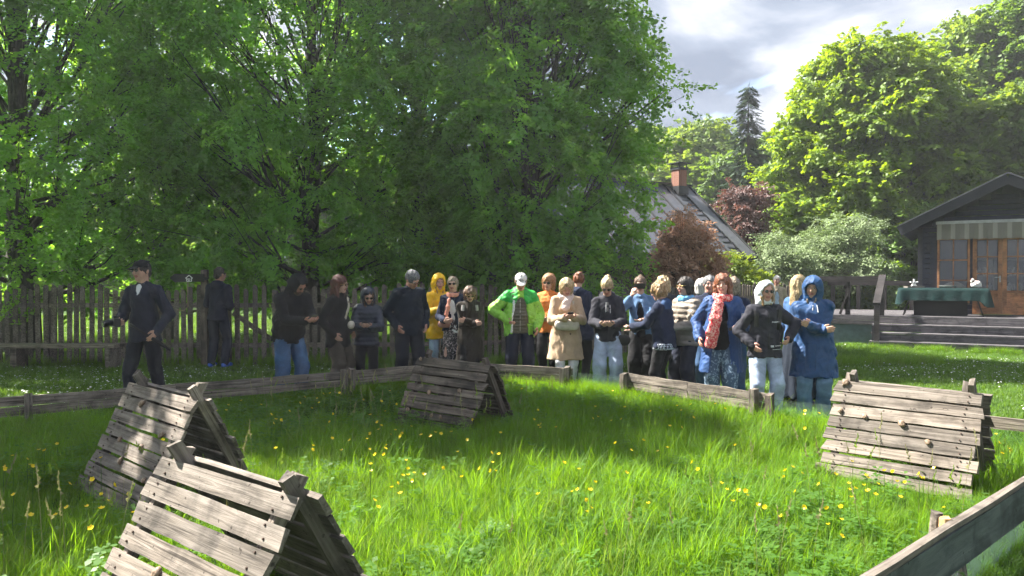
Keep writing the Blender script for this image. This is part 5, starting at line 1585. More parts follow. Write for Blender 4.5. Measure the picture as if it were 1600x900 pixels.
    def sleeves(s, g, off, k=0.02, cuff=0.004, short=(1.0, 1.0)):
        for i, sg in enumerate((-1, 1)):
            a, e, w = s.arms[sg]; H = s.H; t = short[i]
            we = e + (w - e) * (t if t <= 1 else 1) + unit(w - e) * 0.008
            g.cone(a, e, 0.031 * H * s.bulk ** .5 + off * 0.8, 0.027 * H + off * 0.8, k)
            g.cone(e, we, 0.027 * H + off * 0.8, 0.019 * H + off * 0.6 + cuff, k * 0.6)
    def top(s, mat, off=0.016, hem=0.50, skirt=None, name='jacket', amp=0.0095, f=30, pf=None, hood=None, collar=0.0, open_=None, vox=0.0125, sl=0.016, belly=0.0, matfn=None, short=(1.0, 1.0), flare=0.02, cuff=0.004):
        g = Sdf(); H = s.H
        bot = s.torso(g, off, hem if skirt is None else 0.45, belly=belly)
        if skirt is not None:
            zc = skirt * H; c = np.array([0, s.hip[1] * 0.6, zc])
            g.cone(s.hip + np.array([0, 0, 0.07 * H]), c, 0.058 * H * s.bulk + off * .8, 0.066 * H * s.bulk + off * .8 + flare, 0.04, np.array([1.0, 0, 0]), 1.32)
            g.plane(c, (0, 0, -1))
        else:
            U = s.T @ np.array([0, 0, 1.0]); 
            g.p.append(('x',)) if False else None
        s.sleeves(g, sl, cuff=cuff, short=short)
        if collar:
            for i in range(10):
                a0, a1 = i * 0.6283, (i + 1) * 0.6283
                r = 0.043 * H
                p0 = s.neckb + s.N @ np.array([r * math.sin(a0) * 1.05, r * math.cos(a0), 0.008 * H]); p1 = s.neckb + s.N @ np.array([r * math.sin(a1) * 1.05, r * math.cos(a1), 0.008 * H])
                g.cone(p0, p1, collar, collar, 0.012)
        if hood == 'down':
            for sg in (-1, 0, 1):
                g.ell(s.neckb + s.N @ (np.array([sg * 0.032, 0.045 - 0.012 * abs(sg), 0.002]) * H), np.array([0.036, 0.034, 0.042]) * H, s.N, 0.03)
        g.wr = pf or wrinkle(s.seed * 7 + 3, amp, f)
        if hem and skirt is None:
            U = s.T @ np.array([0, 0, 1.0])
            # hem cut only below the hips, away from the hanging sleeves
            s.hemcut = (bot, U)
        if open_:
            g.shell = 0.022
            # an opening down the front: narrow at the neck, wider at the hem
            for k in range(len(open_) - 1):
                (z0, w0), (z1, w1) = open_[k], open_[k + 1]
                F = s.T @ np.array([0, -0.16 * H, 0])
                p0 = s.hip + s.T @ np.array([0, 0, z0 * H]) + F; p1 = s.hip + s.T @ np.array([0, 0, z1 * H]) + F
                g.late.append(('c', p0, p1, w0 * H, w1 * H, 0.01, s.T @ np.array([0, 1.0, 0]), 0.13 * H / max(w0 * H, w1 * H), -1))
        V, F = g.mesh(0.0125 if open_ else vox)
        mi = None; mats = mat
        if matfn:
            ct = V[F].mean(1); mi = matfn(s, ct)
        s.tops = g
        o = s.add(name, V, F, mats, None, mi)
        if o is not None: s.topo = o
        return o
    def hood_up(s, mat, rim=1.0, name='hood', loose=0.0, fwd=0.0):
        g = Sdf(); c = s.hc; M = s.HR; hs = s.hs
        g.ell(s.q(0, 0.020 - fwd, 0.012), np.array([0.104 + loose, 0.128, 0.130 + loose]) * hs, M, 0.02)
        g.cone(s.q(0, 0.045, -0.03), s.neckb + s.N @ (np.array([0, 0.045, 0.0]) * s.H * 0.6), 0.088 * hs, 0.080 * hs, 0.05, s.HR @ np.array([1.0, 0, 0]), 1.2)
        g.cone(s.q(-0.05, -0.03, -0.125), s.q(0.05, -0.03, -0.125), 0.038 * hs, 0.038 * hs, 0.04)
        g.wr = wrinkle(s.seed + 91, 0.006, 30)
        cut = Sdf(); cut.ell(s.q(0, -0.115 - fwd, -0.014), np.array([0.068, 0.105, 0.088]) * hs * rim, M); g.p.append(cut.p[0][:-1] + (-1,))
        inn = Sdf(); inn.ell(s.q(0, 0.006, 0.004), np.array([0.086, 0.108, 0.108]) * hs, M); g.p.append(inn.p[0][:-1] + (-1,))
        V, F = g.mesh(0.010); return s.add(name, V, F, mat)
    def trousers(s, mat, off=0.010, wide=0.0, name='trousers', amp=0.0065, f=26, hem=0.0):
        g = Sdf(); H = s.H; b = s.bulk
        g.cone(s.hip + np.array([0, 0, 0.05 * H]), s.hip - np.array([0, 0, 0.01 * H]), 0.050 * H * b + off * .4, 0.054 * H * b + off * .5, 0.03, np.array([1.0, 0, 0]), 1.36)
        for sg in (-1, 1):
            h, k, an = s.leg[sg]; an = an + np.array([0, 0, 0.006 + hem])
            g.cone(h, k, 0.045 * H * b + off * .8, 0.035 * H + off + wide * 0.6, 0.02); g.cone(k, an, 0.035 * H + off + wide * 0.6, 0.026 * H + off + wide, 0.012)
        g.wr = wrinkle(s.seed * 5 + 1, amp, f, 1.6)
        V, F = g.mesh(0.0165); s.add(name, V, F, mat); s.shoes_y = 0
        return s
    def skirt(s, mat, hem=0.1, r=0.11, name='skirt', z1=0.06):
        g = Sdf(); H = s.H
        c = np.array([0, 0, hem * H])
        g.cone(s.hip + np.array([0, 0, z1 * H]), c, 0.064 * H * s.bulk, r * H, 0.03, np.array([1.0, 0, 0]), 1.35); g.plane(c, (0, 0, -1))
        def fold(P): return 0.010 * np.sin(np.arctan2(P[..., 1], P[..., 0]) * 11 + P[..., 2] * 3) * np.clip((0.6 * H - P[..., 2]) / (0.4 * H), 0, 1.3)
        g.wr = fold
        V, F = g.mesh(0.017); return s.add(name, V, F, mat)
    def shoes(s, mat, L=0.155, sole=None):
        H = s.H
        for sg in (-1, 1):
            an = s.leg[sg][2]; g = Sdf(); t = np.array([an[0] + sg * 0.012 * H, an[1] - 0.095 * H, 0.022 * H])
            g.cone(np.array([an[0], an[1] + 0.02 * H, 0.026 * H]), t, 0.026 * H, 0.021 * H, 0.015); g.cone(np.array([an[0], an[1], 0.055 * H]), np.array([an[0], an[1], 0.03 * H]), 0.028 * H, 0.026 * H, 0.02)
            g.plane((0, 0, 0.004), (0, 0, -1)); V, F = g.mesh(0.013); s.add('shoe', V, F, mat)
        return s
    # ---- hair, glasses, hats
    def hair(s, style, tone, name='hair'):
        mat = hair_mat('hair_' + tone, *HAIR[tone]); M = s.HR; hs = s.hs; g = Sdf(); q = s.q
        vol = {'short': 0.010, 'crop': 0.006, 'curly': 0.026, 'bob': 0.017, 'long': 0.015, 'tied': 0.007, 'bun': 0.009, 'wave': 0.022, 'under': 0.001}[style]
        g.ell(q(0, 0.016, 0.034), np.array([0.077 + vol, 0.096 + vol, 0.086 + vol]) * hs, M, 0.01)
        if style in ('bob', 'wave'):
            for sg in (-1, 1): g.cone(q(sg * 0.070, 0.012, 0.02), q(sg * 0.072, 0.002, -0.085), 0.034 * hs, 0.028 * hs, 0.025)
            g.cone(q(0, 0.06, 0.02), q(0, 0.066, -0.085), 0.06 * hs, 0.045 * hs, 0.03, M @ np.array([1., 0, 0]), 1.3)
        if style == 'curly':
            for sg in (-1, 1): g.ell(q(sg * 0.066, 0.03, -0.02), np.array([0.042, 0.055, 0.06]) * hs, M, 0.02)
            g.ell(q(0, 0.06, -0.03), np.array([0.075, 0.05, 0.065]) * hs, M, 0.02)
        if style == 'long':
            dn = np.array([0, 0, -1.0])
            for sg in (-1, 1):
                p = q(sg * 0.074, 0.012, -0.02); g.cone(q(sg * 0.068, 0.008, 0.03), p, 0.032 * hs, 0.034 * hs, 0.02); g.cone(p, p + (dn * 0.20 + s.T @ np.array([sg * 0.01, -0.02, 0])) * hs, 0.036 * hs, 0.024 * hs, 0.02)
            p = q(0, 0.075, -0.02); g.cone(p, p + (dn * 0.22 + s.T @ np.array([0, 0.03, 0])) * hs, 0.055 * hs, 0.04 * hs, 0.03, M @ np.array([1., 0, 0]), 1.5)
        if style == 'tied':
            g.ell(q(0, 0.10, 0.06), np.array([0.03, 0.03, 0.03]) * hs, M, 0.015); p = q(0, 0.125, 0.05); g.cone(p, p + np.array([0, 0, -0.13]) * hs, 0.026 * hs, 0.012 * hs, 0.02)
        if style == 'under':
            for sg in (-1, 1): g.cone(q(sg * 0.056, -0.030, 0.05), q(sg * 0.060, -0.045, -0.07), 0.016 * hs, 0.016 * hs, 0.012); g.cone(q(sg * 0.060, -0.045, -0.07), q(sg * 0.045, -0.075, -0.16), 0.016 * hs, 0.010 * hs, 0.012)
        if style == 'bun': g.ell(q(0, 0.085, 0.10), np.array([0.042, 0.04, 0.04]) * hs, M, 0.012)
        if style in ('short', 'crop'): g.ell(q(0, 0.07, -0.03), np.array([0.058, 0.036, 0.05]) * hs, M, 0.02)
        # leave the face and neck free
        wd = {'under': 0.052, 'bob': 0.050, 'wave': 0.050, 'long': 0.050, 'curly': 0.055}.get(style, 0.066)
        g.ell(q(0, -0.108, -0.030), np.array([wd, 0.075, 0.088]) * hs, M, 0.012, -1)
        if style in ('short', 'crop', 'tied', 'bun'): g.ell(q(0, -0.045, -0.085), np.array([0.095, 0.085, 0.075]) * hs, M, 0.012, -1)
        g.wr = wrinkle(s.seed + 5, 0.014 if style in ('curly', 'wave') else 0.008, 80 if style in ('curly', 'wave') else 90, 0.18)
        V, F = g.mesh(0.0095); o = s.add(name, V, F, mat)
        # eyebrows
        for sg in (-1, 1):
            e = MB(); e.tube([q(sg * 0.014, -0.0945, 0.027), q(sg * 0.032, -0.092, 0.032), q(sg * 0.048, -0.079, 0.027)], [0.003 * hs, 0.0035 * hs, 0.002 * hs], 5); s.mb('eyebrow', e, mat)
        return s
    def beard(s, tone):
        mat = hair_mat('hair_' + tone, *HAIR[tone]); g = Sdf(); hs = s.hs; M = s.HR; q = s.q
        g.ell(q(0, -0.055, -0.088), np.array([0.052, 0.047, 0.036]) * hs, M, 0.015)
        for sg in (-1, 1): g.cone(q(sg * 0.062, -0.012, -0.02), q(sg * 0.045, -0.055, -0.085), 0.012 * hs, 0.02 * hs, 0.015)
        g.cone(q(-0.026, -0.096, -0.045), q(0.026, -0.096, -0.045), 0.007 * hs, 0.007 * hs, 0.006)
        g.wr = wrinkle(3, 0.002, 120); V, F = g.mesh(0.008); s.add('beard', V, F, mat); return s
    def glasses(s, kind='sun', fm=None, pos='face', lens=None):
        q = s.q; hs = s.hs; fm = fm or M_frame; o3 = (0, 0, 0) if pos == 'face' else (0, 0.055, 0.085); M = Matrix(s.HR.tolist())
        if pos == 'head': M = M @ Matrix.Rotation(-1.0, 3, 'X')
        def p(x, y, z): return q(x + o3[0], y + o3[1], z + o3[2])
        f = MB(); zz = 0.010
        for sg in (-1, 1):
            n = 14; pts = [p(sg * (0.0325 + 0.0225 * math.cos(t)), -0.1035 + (0.006 if abs(math.cos(t)) > 0.8 and sg * math.cos(t) > 0 else 0), zz + 0.0165 * math.sin(t)) for t in [2 * math.pi * k / n for k in range(n + 1)]]
            f.tube(pts, 0.0026 * hs if kind != 'thin' else 0.0018 * hs, 5, False)
            f.tube([p(sg * 0.058, -0.098, zz + 0.006), p(sg * 0.080, -0.05, zz + 0.008), p(sg * 0.083, 0.015, zz + 0.004)], 0.0028 * hs, 5)
        f.tube([p(-0.010, -0.106, zz + 0.006), p(0, -0.110, zz + 0.009), p(0.010, -0.106, zz + 0.006)], 0.0026 * hs, 5)
        root = s.mb('glasses', f, fm)
        if kind == 'sun' or lens:
            for sg in (-1, 1):
                l = MB(); l.ell(p(sg * 0.0335, -0.1025, zz), (0.0225 * hs, 0.005 * hs, 0.0165 * hs), 12, 6, M); s.mb('lens', l, lens or M_lens, root)
        return s
    def cap(s, mat, tilt=0.0, logo=None):
        g = Sdf(); M = s.HR; hs = s.hs; q = s.q
        g.ell(q(0, 0.012, 0.048), np.array([0.087, 0.106, 0.078]) * hs, M, 0.01); g.plane(q(0, 0, 0.036), -(M @ np.array([0, 0.10, 1.0])))
        g.ell(q(0, -0.112, 0.036), np.array([0.066, 0.070, 0.010]) * hs, M @ rx(0.22), 0.008)
        V, F = g.mesh(0.008); o = s.add('cap', V, F, mat)
        if logo: 
            mb = MB()
            for x, hh in ((-0.020, 0.018), (0.0, 0.030), (0.018, 0.022)):
                mb.tube([q(x - 0.014, -0.094, 0.064), q(x, -0.090, 0.064 + hh), q(x + 0.014, -0.094, 0.064)], 0.0022 * hs, 4)
            mb.tube([q(-0.034, -0.096, 0.060), q(0.034, -0.096, 0.060)], 0.002 * hs, 4)
            s.mb('logo', mb, logo, o)
        return s
    def scarf(s, mat, ends=(), r=0.026, ring=0.05, name='scarf'):
        g = Sdf(); H = s.H
        for j, dz in enumerate((0.008, 0.030)):
            for i in range(12):
                a0, a1 = i * 0.5236, (i + 1) * 0.5236
                P = [s.neckb + s.N @ np.array([ring * H * math.sin(a) * 1.05, ring * H * 0.95 * math.cos(a) - 0.006 * H, dz * H * (1 if j == 0 else 0.85) - (0.010 * H if math.cos(a) < 0 else 0)]) for a in (a0, a1)]
                g.cone(P[0], P[1], r, r, 0.02)
        for (pts, rr) in ends:
            pp = [s.neckb + s.T @ np.array([x * H, -f * H, u * H]) for x, f, u in pts]
            for a, b in zip(pp[:-1], pp[1:]): g.cone(a, b, rr, rr * 1.05, 0.02, s.T @ np.array([1.0, 0, 0]), 1.7)
        g.wr = wrinkle(s.seed + 2, 0.007, 45); V, F = g.mesh(0.011); s.add(name, V, F, mat); return s
    # ---- things laid on the clothing
    def ribbon(s, name, pts, width, mat, back=False, parent=None, lift=0.006):
        """flat band following the clothing along (x, z) waypoints in metres, local axes"""
        if s.tops is None: return
        P = []
        for (x0, z0), (x1, z1) in zip(pts[:-1], pts[1:]):
            n = max(2, int(math.hypot(x1 - x0, z1 - z0) / 0.03))
            for i in range(n): P.append((x0 + (x1 - x0) * i / n, z0 + (z1 - z0) * i / n))
        P.append(pts[-1]); V = []; F = []; ok = []
        for i, (x, z) in enumerate(P):
            a = P[max(i - 1, 0)]; b = P[min(i + 1, len(P) - 1)]; dx, dz = b[0] - a[0], b[1] - a[1]; L = math.hypot(dx, dz) or 1
            nx, nz = -dz / L * width / 2, dx / L * width / 2; row = []
            for sg in (-1, 1):
                y = s.tops.front_y(x + sg * nx, z + sg * nz, 0.6 if back else -0.6, -1 if back else 1)
                row.append(y)
            yy = [r for r in row if r is not None]
            if not yy: continue
            m_ = (max(yy) if back else min(yy)) + (lift if back else -lift)
            ok.append([(x - nx, m_, z - nz), (x + nx, m_, z + nz)])
        t = 0.006 if not back else -0.006
        for r_ in ok: V += [r_[0], r_[1], (r_[1][0], r_[1][1] + t, r_[1][2]), (r_[0][0], r_[0][1] + t, r_[0][2])]
        for i in range(len(ok) - 1):
            for k in range(4): F.append((i * 4 + k, i * 4 + (k + 1) % 4, (i + 1) * 4 + (k + 1) % 4, (i + 1) * 4 + k))
        if F: return s.add(name, np.array(V), np.array(F), mat, parent, None, False)
    def patch(s, name, x, z, w, h, mat, parent=None):
        y = s.tops.front_y(x, z) if s.tops else None
        if y is None: return
        mb = MB(); mb.box((x, y - 0.006, z), (w, 0.008, h)); return s.mb(name, mb, mat, parent or getattr(s, 'topo', None), False)

def phone(p, label, hands=(-1, 1), col=M_black, tilt=55, size=1.0, up=None, roll=0.0, at_=None):
    """a phone in the hands of p, screen towards the face"""
    g = np.mean([p.grip(h) for h in hands], 0) if at_ is None else np.array(at_)
    face = s_face = p.hc - g
    z = unit(face); x = unit(np.cross(np.array([0, 0, 1.0]), z)) if up is None else unit(np.cross(np.array(up, float), z)); y = np.cross(z, x)
    mb = MB(); w, h, t = 0.076 * size, 0.155 * size, 0.009
    o = empty('phone', p.w(g + z * 0.008)); M = np.stack([x, y, z], 1) @ rz(R(roll))
    o.rotation_euler = (p.M4.to_3x3() @ Matrix(M.tolist())).to_euler(); tag(o, label, 'phone', 'phones held by the visitors')
    V = [(-w / 2 + .008, -h / 2), (w / 2 - .008, -h / 2), (w / 2, -h / 2 + .008), (w / 2, h / 2 - .008), (w / 2 - .008, h / 2), (-w / 2 + .008, h / 2), (-w / 2, h / 2 - .008), (-w / 2, -h / 2 + .008)]
    n = 8; mb.add([(a, b, -t / 2) for a, b in V] + [(a, b, t / 2) for a, b in V], [tuple(range(n - 1, -1, -1)), tuple(range(n, 2 * n))] + [(i, (i + 1) % n, (i + 1) % n + n, i + n) for i in range(n)])
    mb.build('case', col, o); MB().box((0, 0, t / 2 + .0008), (w - .008, h - .012, .001)).build('screen', M_screen, o)
    MB().box((-w * .25, h * .36, -t / 2 - .001), (.022, .03, .003)).build('camera_bump', M_black, o)
    return o

# ------------------------------------------------------------------ the visitors
F_black = fabric('black_cloth', (0.012, 0.012, 0.014)); F_navy = fabric('navy_cloth', (0.014, 0.018, 0.034)); F_navy2 = fabric('navy_knit', (0.010, 0.016, 0.028))
F_navyj = fabric('navy_jacket', (0.016, 0.023, 0.050)); F_dkpant = fabric('dark_trouser', (0.016, 0.018, 0.026)); F_brownp = fabric('brown_trouser', (0.060, 0.050, 0.040))
F_coat = fabric('brown_wool', (0.034, 0.028, 0.023)); F_beige = fabric('beige_trench', (0.46, 0.33, 0.22)); F_yellow = fabric('yellow_rubber', (0.80, 0.47, 0.004), 0.45, spec=0.4, sheen=0)
F_green = fabric('green_shell', (0.26, 0.55, 0.070), 0.55, spec=0.3, sheen=0, bstr=0.7); F_green2 = fabric('green_shoulder', (0.030, 0.36, 0.055), 0.55, spec=0.3, sheen=0, bstr=0.7)
F_khaki = fabric('khaki_puffer', (0.085, 0.078, 0.058), 0.45, spec=0.4); F_npuff = fabric('navy_puffer', (0.010, 0.015, 0.034), 0.32, spec=0.5); F_gpuff = fabric('grey_puffer', (0.25, 0.21, 0.17), 0.5, spec=0.4)
F_rain = fabric('blue_raincoat', (0.014, 0.060, 0.17), 0.6, spec=0.3, sheen=0.05, bstr=0.8); F_bluec = fabric('blue_coat', (0.022, 0.065, 0.19), 0.6, spec=0.3, sheen=0.05, bstr=0.7)
F_white = fabric('white_shirt', (0.72, 0.72, 0.74)); F_cream = fabric('cream_cloth', (0.55, 0.50, 0.42)); F_orange = fabric('orange_jacket', (0.80, 0.24, 0.07)); F_grey = fabric('grey_sweat', (0.30, 0.30, 0.33))
F_lblue = fabric('light_blue_scarf', (0.16, 0.42, 0.72)); F_pink = fabric('salmon_scarf', (0.72, 0.32, 0.24)); F_charc = fabric('charcoal_hoodie', (0.030, 0.030, 0.040)); F_bluehood = fabric('blue_hood_lining', (0.030, 0.065, 0.15))
F_tan = fabric('tan_jacket', (0.40, 0.33, 0.24)); F_lshirt = fabric('pale_blue_shirt', (0.42, 0.52, 0.66)); F_hoodw = fabric('pale_hood', (0.60, 0.62, 0.66))
D_blue = denim('blue_denim', (0.055, 0.105, 0.20)); D_pale = denim('pale_denim', (0.36, 0.42, 0.56)); D_mid = denim('mid_denim', (0.12, 0.20, 0.32)); D_jac = denim('denim_jacket', (0.11, 0.19, 0.33)); D_light = denim('light_denim', (0.30, 0.40, 0.50))
S_skirt = spotted('floral_skirt', (0.012, 0.012, 0.016), (0.40, 0.34, 0.36), 34, 0.58); S_pants = spotted('patterned_trouser', (0.05, 0.09, 0.15), (0.24, 0.33, 0.42), 30, 0.55)
S_red = spotted('red_scarf', (0.62, 0.040, 0.050), (0.80, 0.42, 0.36), 48, 0.52); L_bag = plain('cream_leather', (0.50, 0.44, 0.36), 0.5); L_black = plain('black_leather', (0.014, 0.013, 0.014), 0.4); L_tan = plain('blush_leather', (0.42, 0.20, 0.16), 0.5)
SH_dark = plain('dark_shoe', (0.02, 0.018, 0.018), 0.5); SH_white = plain('white_shoe', (0.62, 0.62, 0.62), 0.5); SH_blue = plain('blue_sneaker', (0.05, 0.13, 0.55), 0.5); SH_brown = plain('brown_shoe', (0.10, 0.05, 0.03), 0.5)
M_strap = fabric('cream_strap', (0.52, 0.46, 0.36)); M_pstrap = fabric('pale_strap', (0.36, 0.34, 0.32))

def bag(p, name, label, c, r, mat, cat='bag', strap=None, smat=None, sw=0.03, flap=True, rotz=0.0, back=False):
    """a shoulder bag hanging at local point c; its strap runs over the clothing"""
    o = empty(name, p.w(c)); o.rotation_euler = (0, 0, p.root.rotation_euler.z + rotz); tag(o, label, cat, 'bags carried by the visitors')
    g = Sdf(); g.cone((-r[0] * .6, 0, 0), (r[0] * .6, 0, 0), r[2], r[2], 0.01, np.array([0, 1.0, 0]), r[1] / r[2]); g.wr = wrinkle(4, 0.003, 40)
    V, F = g.mesh(0.012); link('bag_body', mesh_np('bag_body', V, F, True), mat, o)
    if flap:
        m = MB(); m.ell((0, -r[1] * .55, r[2] * .35), (r[0] * .95, r[1] * .62, r[2] * .62), 14, 8); m.build('flap', mat, o, True)
    if strap is not None:
        rb = p.ribbon('strap', strap, sw, smat or mat, back)
        if rb is not None:
            rb.parent = o; rb.matrix_parent_inverse = (Matrix.Translation(p.w(c)) @ Matrix.Rotation(o.rotation_euler.z, 4, 'Z')).inverted() @ p.M4
    return o

# 1 man walking with the camera, umbrella in the other hand
p = Person('man in black cap and sunglasses walking with a camera and a furled umbrella', 226, 9.45, 1.83, yaw=-16, hpitch=2, hyaw=-4, male=True, bulk=1.05, tone='mid', L=('belly', (0.06, 0.02, 0.0)), Rr=('hang', (0.02, 0.06, 0.02)), step=(0.10, -0.12), stance=0.07, seed=1, group=None)
p.body(eyes=False); p.hair('crop', 'dark'); p.cap(F_black); p.glasses('sun'); p.trousers(F_dkpant, 0.014); p.shoes(SH_dark)
p.top(F_white, 0.004, 0.5, name='shirt', short=(.02,.02), sl=.004); p.top(F_navy, 0.020, 0.46, name='jacket', open_=[(0.17, 0.018), (0.30, 0.046)], sl=0.018, collar=0.012)
g = p.grip(-1, .12) + np.array([-0.03, -0.06, 0.0]); o = empty('camera', p.w(g), p.root.rotation_euler.z - .5); tag(o, 'black camera held at the waist by the walking man', 'camera')
MB().box((0, 0, 0), (.14, .07, .10)).build('body', M_black, o); MB().box((0, .0, .065), (.05, .06, .03)).build('prism', M_black, o)
MB().tube([(0, -.03, 0), (0, -.07, 0), (0, -.075, 0), (0, -.14, -.01)], [.035, .035, .042, .042], 14).build('lens', M_black, o); MB().tube([(0, -.138, -.01), (0, -.142, -.01)], [.034, .034], 14).build('lens_glass', M_lens, o)
g = p.grip(1, .09); o = empty('umbrella', p.w(g)); tag(o, 'black furled umbrella in the hand of the walking man', 'umbrella'); o.rotation_euler = (0, 0, 0)
MB().tube([(-.20, .02, .12), (-.05, 0, .03), (.0, 0, .0), (.10, -.01, -.06), (.24, -.02, -.15)], [.012, .012, .020, .026, .010], 8).build('canopy', F_black, o, True); MB().tube([(-.26, .03, .155), (-.20, .02, .12)], [.016, .013], 8).build('handle', M_black, o, True)

# 2 man seen from behind at the gate
p = Person('man seen from behind in a dark tracksuit and blue sneakers at the gate', 340, 14.0, 1.82, yaw=172, hyaw=-22, male=True, tone='mid', L=('belly', (0.02, 0, 0)), Rr=('belly', (0.02, 0, 0)), stance=0.11, seed=2, group=None)
p.body(); p.hair('crop', 'dark'); p.trousers(F_navy, 0.016, 0.008); p.shoes(SH_blue); p.top(F_navy, 0.022, 0.47, hood='down', name='hooded_jacket')

# 3 man in black hoodie, leaning over his phone
p = Person('bearded man in a black hoodie with hood up, leaning over his phone', 452, 9.95, 1.69, yaw=48, lean=13, neck=14, hpitch=16, hyaw=6, male=True, bulk=1.18, tone='rosy', L=('phone', (0, 0.05, 0.03)), Rr=('phone', (0, 0.05, 0.03)), stance=0.14, seed=3)
p.body(eyes=False); p.beard('brown'); p.glasses('sun'); p.hood_up(F_black, fwd=0.01); p.trousers(D_blue, 0.02, 0.02); p.shoes(SH_dark); p.top(F_black, 0.03, 0.47, belly=0.012, sl=0.022)
phone(p, 'phone held out by the bearded man in the black hoodie', size=1.05, col=plain('olive_case', (0.10, 0.10, 0.06)))

# 4 woman with auburn hair
p = Person('woman with long auburn hair and a cream shoulder strap, facing right', 528, 10.4, 1.655, yaw=68, lean=3, hpitch=4, hyaw=8, tone='fair', L=('pocket',), Rr=('pocket',), seed=4, stance=0.1, bulk=1.05)
p.body(eyes=False); p.hair('long', 'auburn'); p.glasses('sun', M_goldf); p.trousers(F_brownp, 0.02, 0.03); p.shoes(SH_dark); p.top(F_black, 0.03, 0.42, skirt=0.42, collar=0.02, flare=0.0)
bag(p, 'shoulder_bag', 'small cream shoulder bag of the auburn haired woman', (-0.04, -0.235, 0.60 * p.H), (.02, .03, .055), L_bag, flap=False, strap=[(0.11, .82 * p.H), (0.06, .76 * p.H), (-0.02, .64 * p.H)], smat=M_strap, sw=.05)

# 5 small woman in hooded navy puffer
p = Person('small woman in a shiny navy hooded puffer jacket typing on her phone', 573, 10.65, 1.50, yaw=10, lean=4, neck=6, hpitch=16, hyaw=8, tone='fair', L=('phone',), Rr=('phone',), seed=5, stance=0.08)
p.body(eyes=False); p.hair('under', 'brown'); p.glasses('sun'); p.hood_up(F_npuff, loose=0.006); p.trousers(F_black, 0.012); p.shoes(SH_dark); p.top(F_npuff, 0.032, 0.46, pf=puff(0.062, 0.010, 5), sl=0.026, name='puffer_jacket')
phone(p, 'phone of the small woman in the hooded navy puffer jacket')

# 6 man in dark sweater
p = Person('tall grey haired man in a dark navy sweater looking down to the right', 638, 11.05, 1.755, yaw=28, lean=5, neck=14, hpitch=22, hyaw=20, male=True, bulk=1.15, tone='rosy', L=('pocket',), Rr=('pocket', (0.0, 0.02, 0.0)), seed=6, stance=0.12)
p.body(eyes=True); p.hair('short', 'grey'); p.glasses('frame'); p.trousers(F_dkpant, 0.02, 0.018); p.shoes(SH_dark); p.top(F_navy2, 0.024, 0.46, belly=0.015, name='sweater', collar=0.010)

# 7 yellow raincoat
p = Person('woman in a bright yellow hooded raincoat and light jeans', 686, 12.25, 1.675, yaw=22, hpitch=6, hyaw=0, tone='rosy', L=('chest', (.04, 0, -.02)), Rr=('chest',), seed=7)
p.body(); p.hair('under', 'orange'); p.hood_up(F_yellow, loose=0.012); p.trousers(D_light, 0.012); p.shoes(SH_white); p.top(F_yellow, 0.034, 0.4, skirt=0.40, name='raincoat', flare=0.02, sl=0.026)

# 8 woman in navy jacket with salmon scarf
p = Person('smiling woman in sunglasses, navy jacket, white top and salmon scarf', 709, 11.85, 1.635, yaw=-4, tone='fair', L=('belly', (0.03, 0, 0.0)), Rr=('hang',), seed=8)
p.body(eyes=False); p.hair('short', 'ash'); p.glasses('sun'); p.skirt(S_skirt, 0.10, 0.10); p.shoes(SH_dark)
p.top(F_white, 0.006, 0.48, name='striped_top', short=(.02,.02), sl=.004); p.top(F_navyj, 0.022, 0.5, name='jacket', open_=[(-0.02, 0.075), (0.16, 0.05), (0.32, 0.035)], short=(0.8, 1.0))
p.scarf(F_pink, [(((-0.02, .085, -.02), (-0.03, .105, -.10), (-.045, .11, -.17), (-.05, .11, -.24)), .012)], r=0.013)
bag(p, 'shoulder_bag', 'blush pink bag under the arm of the woman with the salmon scarf', (-0.13, -0.13, 0.56 * p.H), (.075, .035, .055), L_tan)

# 9 brown coat
p = Person('woman in a long dark brown coat with arms crossed and backpack straps', 734, 11.4, 1.515, yaw=4, lean=3, neck=8, hpitch=16, hyaw=6, tone='fair', L=('cross',), Rr=('cross2',), seed=9, stance=0.07)
p.body(eyes=False); p.hair('bob', 'brown'); p.glasses('sun', M_goldf); p.trousers(F_black, 0.01); p.shoes(SH_dark); p.top(F_coat, 0.030, 0.4, skirt=0.26, name='coat', collar=0.016, flare=0.035, sl=0.024)
for sg in (-1, 1): p.ribbon('backpack_strap', [(sg * .10, .81 * p.H), (sg * .108, .755 * p.H)], .045, M_pstrap)
for k in range(3):
    m = MB(); y = p.tops.front_y(0.03, (.60 - .07 * k) * p.H); m.ell((0.03, (y or -.17) - .004, (.60 - .07 * k) * p.H), (.012, .006, .012), 8, 4); p.mb('button', m, M_black)

# 10 green jacket
def green_fn(p, ct):
    c = (ct - p.neckb) @ p.T / p.H
    sh = (c[:, 2] > -0.085 + 0.25 * np.maximum(0, np.abs(c[:, 0]) - 0.06)) & (np.abs(c[:, 0]) > 0.028)
    tr = (c[:, 0] < -0.05) & (c[:, 0] > -0.105) & (c[:, 1] < -0.03) & (c[:, 2] < -0.05) & (c[:, 2] > -0.33) & (c[:, 0] > -0.082 + 0.06 * (c[:, 2] + 0.33))
    return np.where(tr, 2, np.where(sh, 1, 0))
p = Person('man in an open bright green rain jacket, khaki puffer vest and white cap', 812, 11.2, 1.715, yaw=2, lean=7, neck=8, hpitch=12, male=True, bulk=1.15, tone='rosy', L=('hip', (.02, .02, .02)), Rr=('hang', (0.01, .07, .03)), seed=10, stance=0.12)
p.body(eyes=True); p.hair('crop', 'grey'); p.cap(plain('cap_cloth', (0.60, 0.59, 0.57), 0.9), logo=M_frame); p.trousers(F_navy, 0.02, 0.016); p.shoes(SH_dark)
p.top(F_khaki, 0.016, 0.49, pf=puff(0.048, 0.012, 2), name='puffer_vest', belly=0.02, short=(0.02, 0.02), sl=.006); vest = p.tops
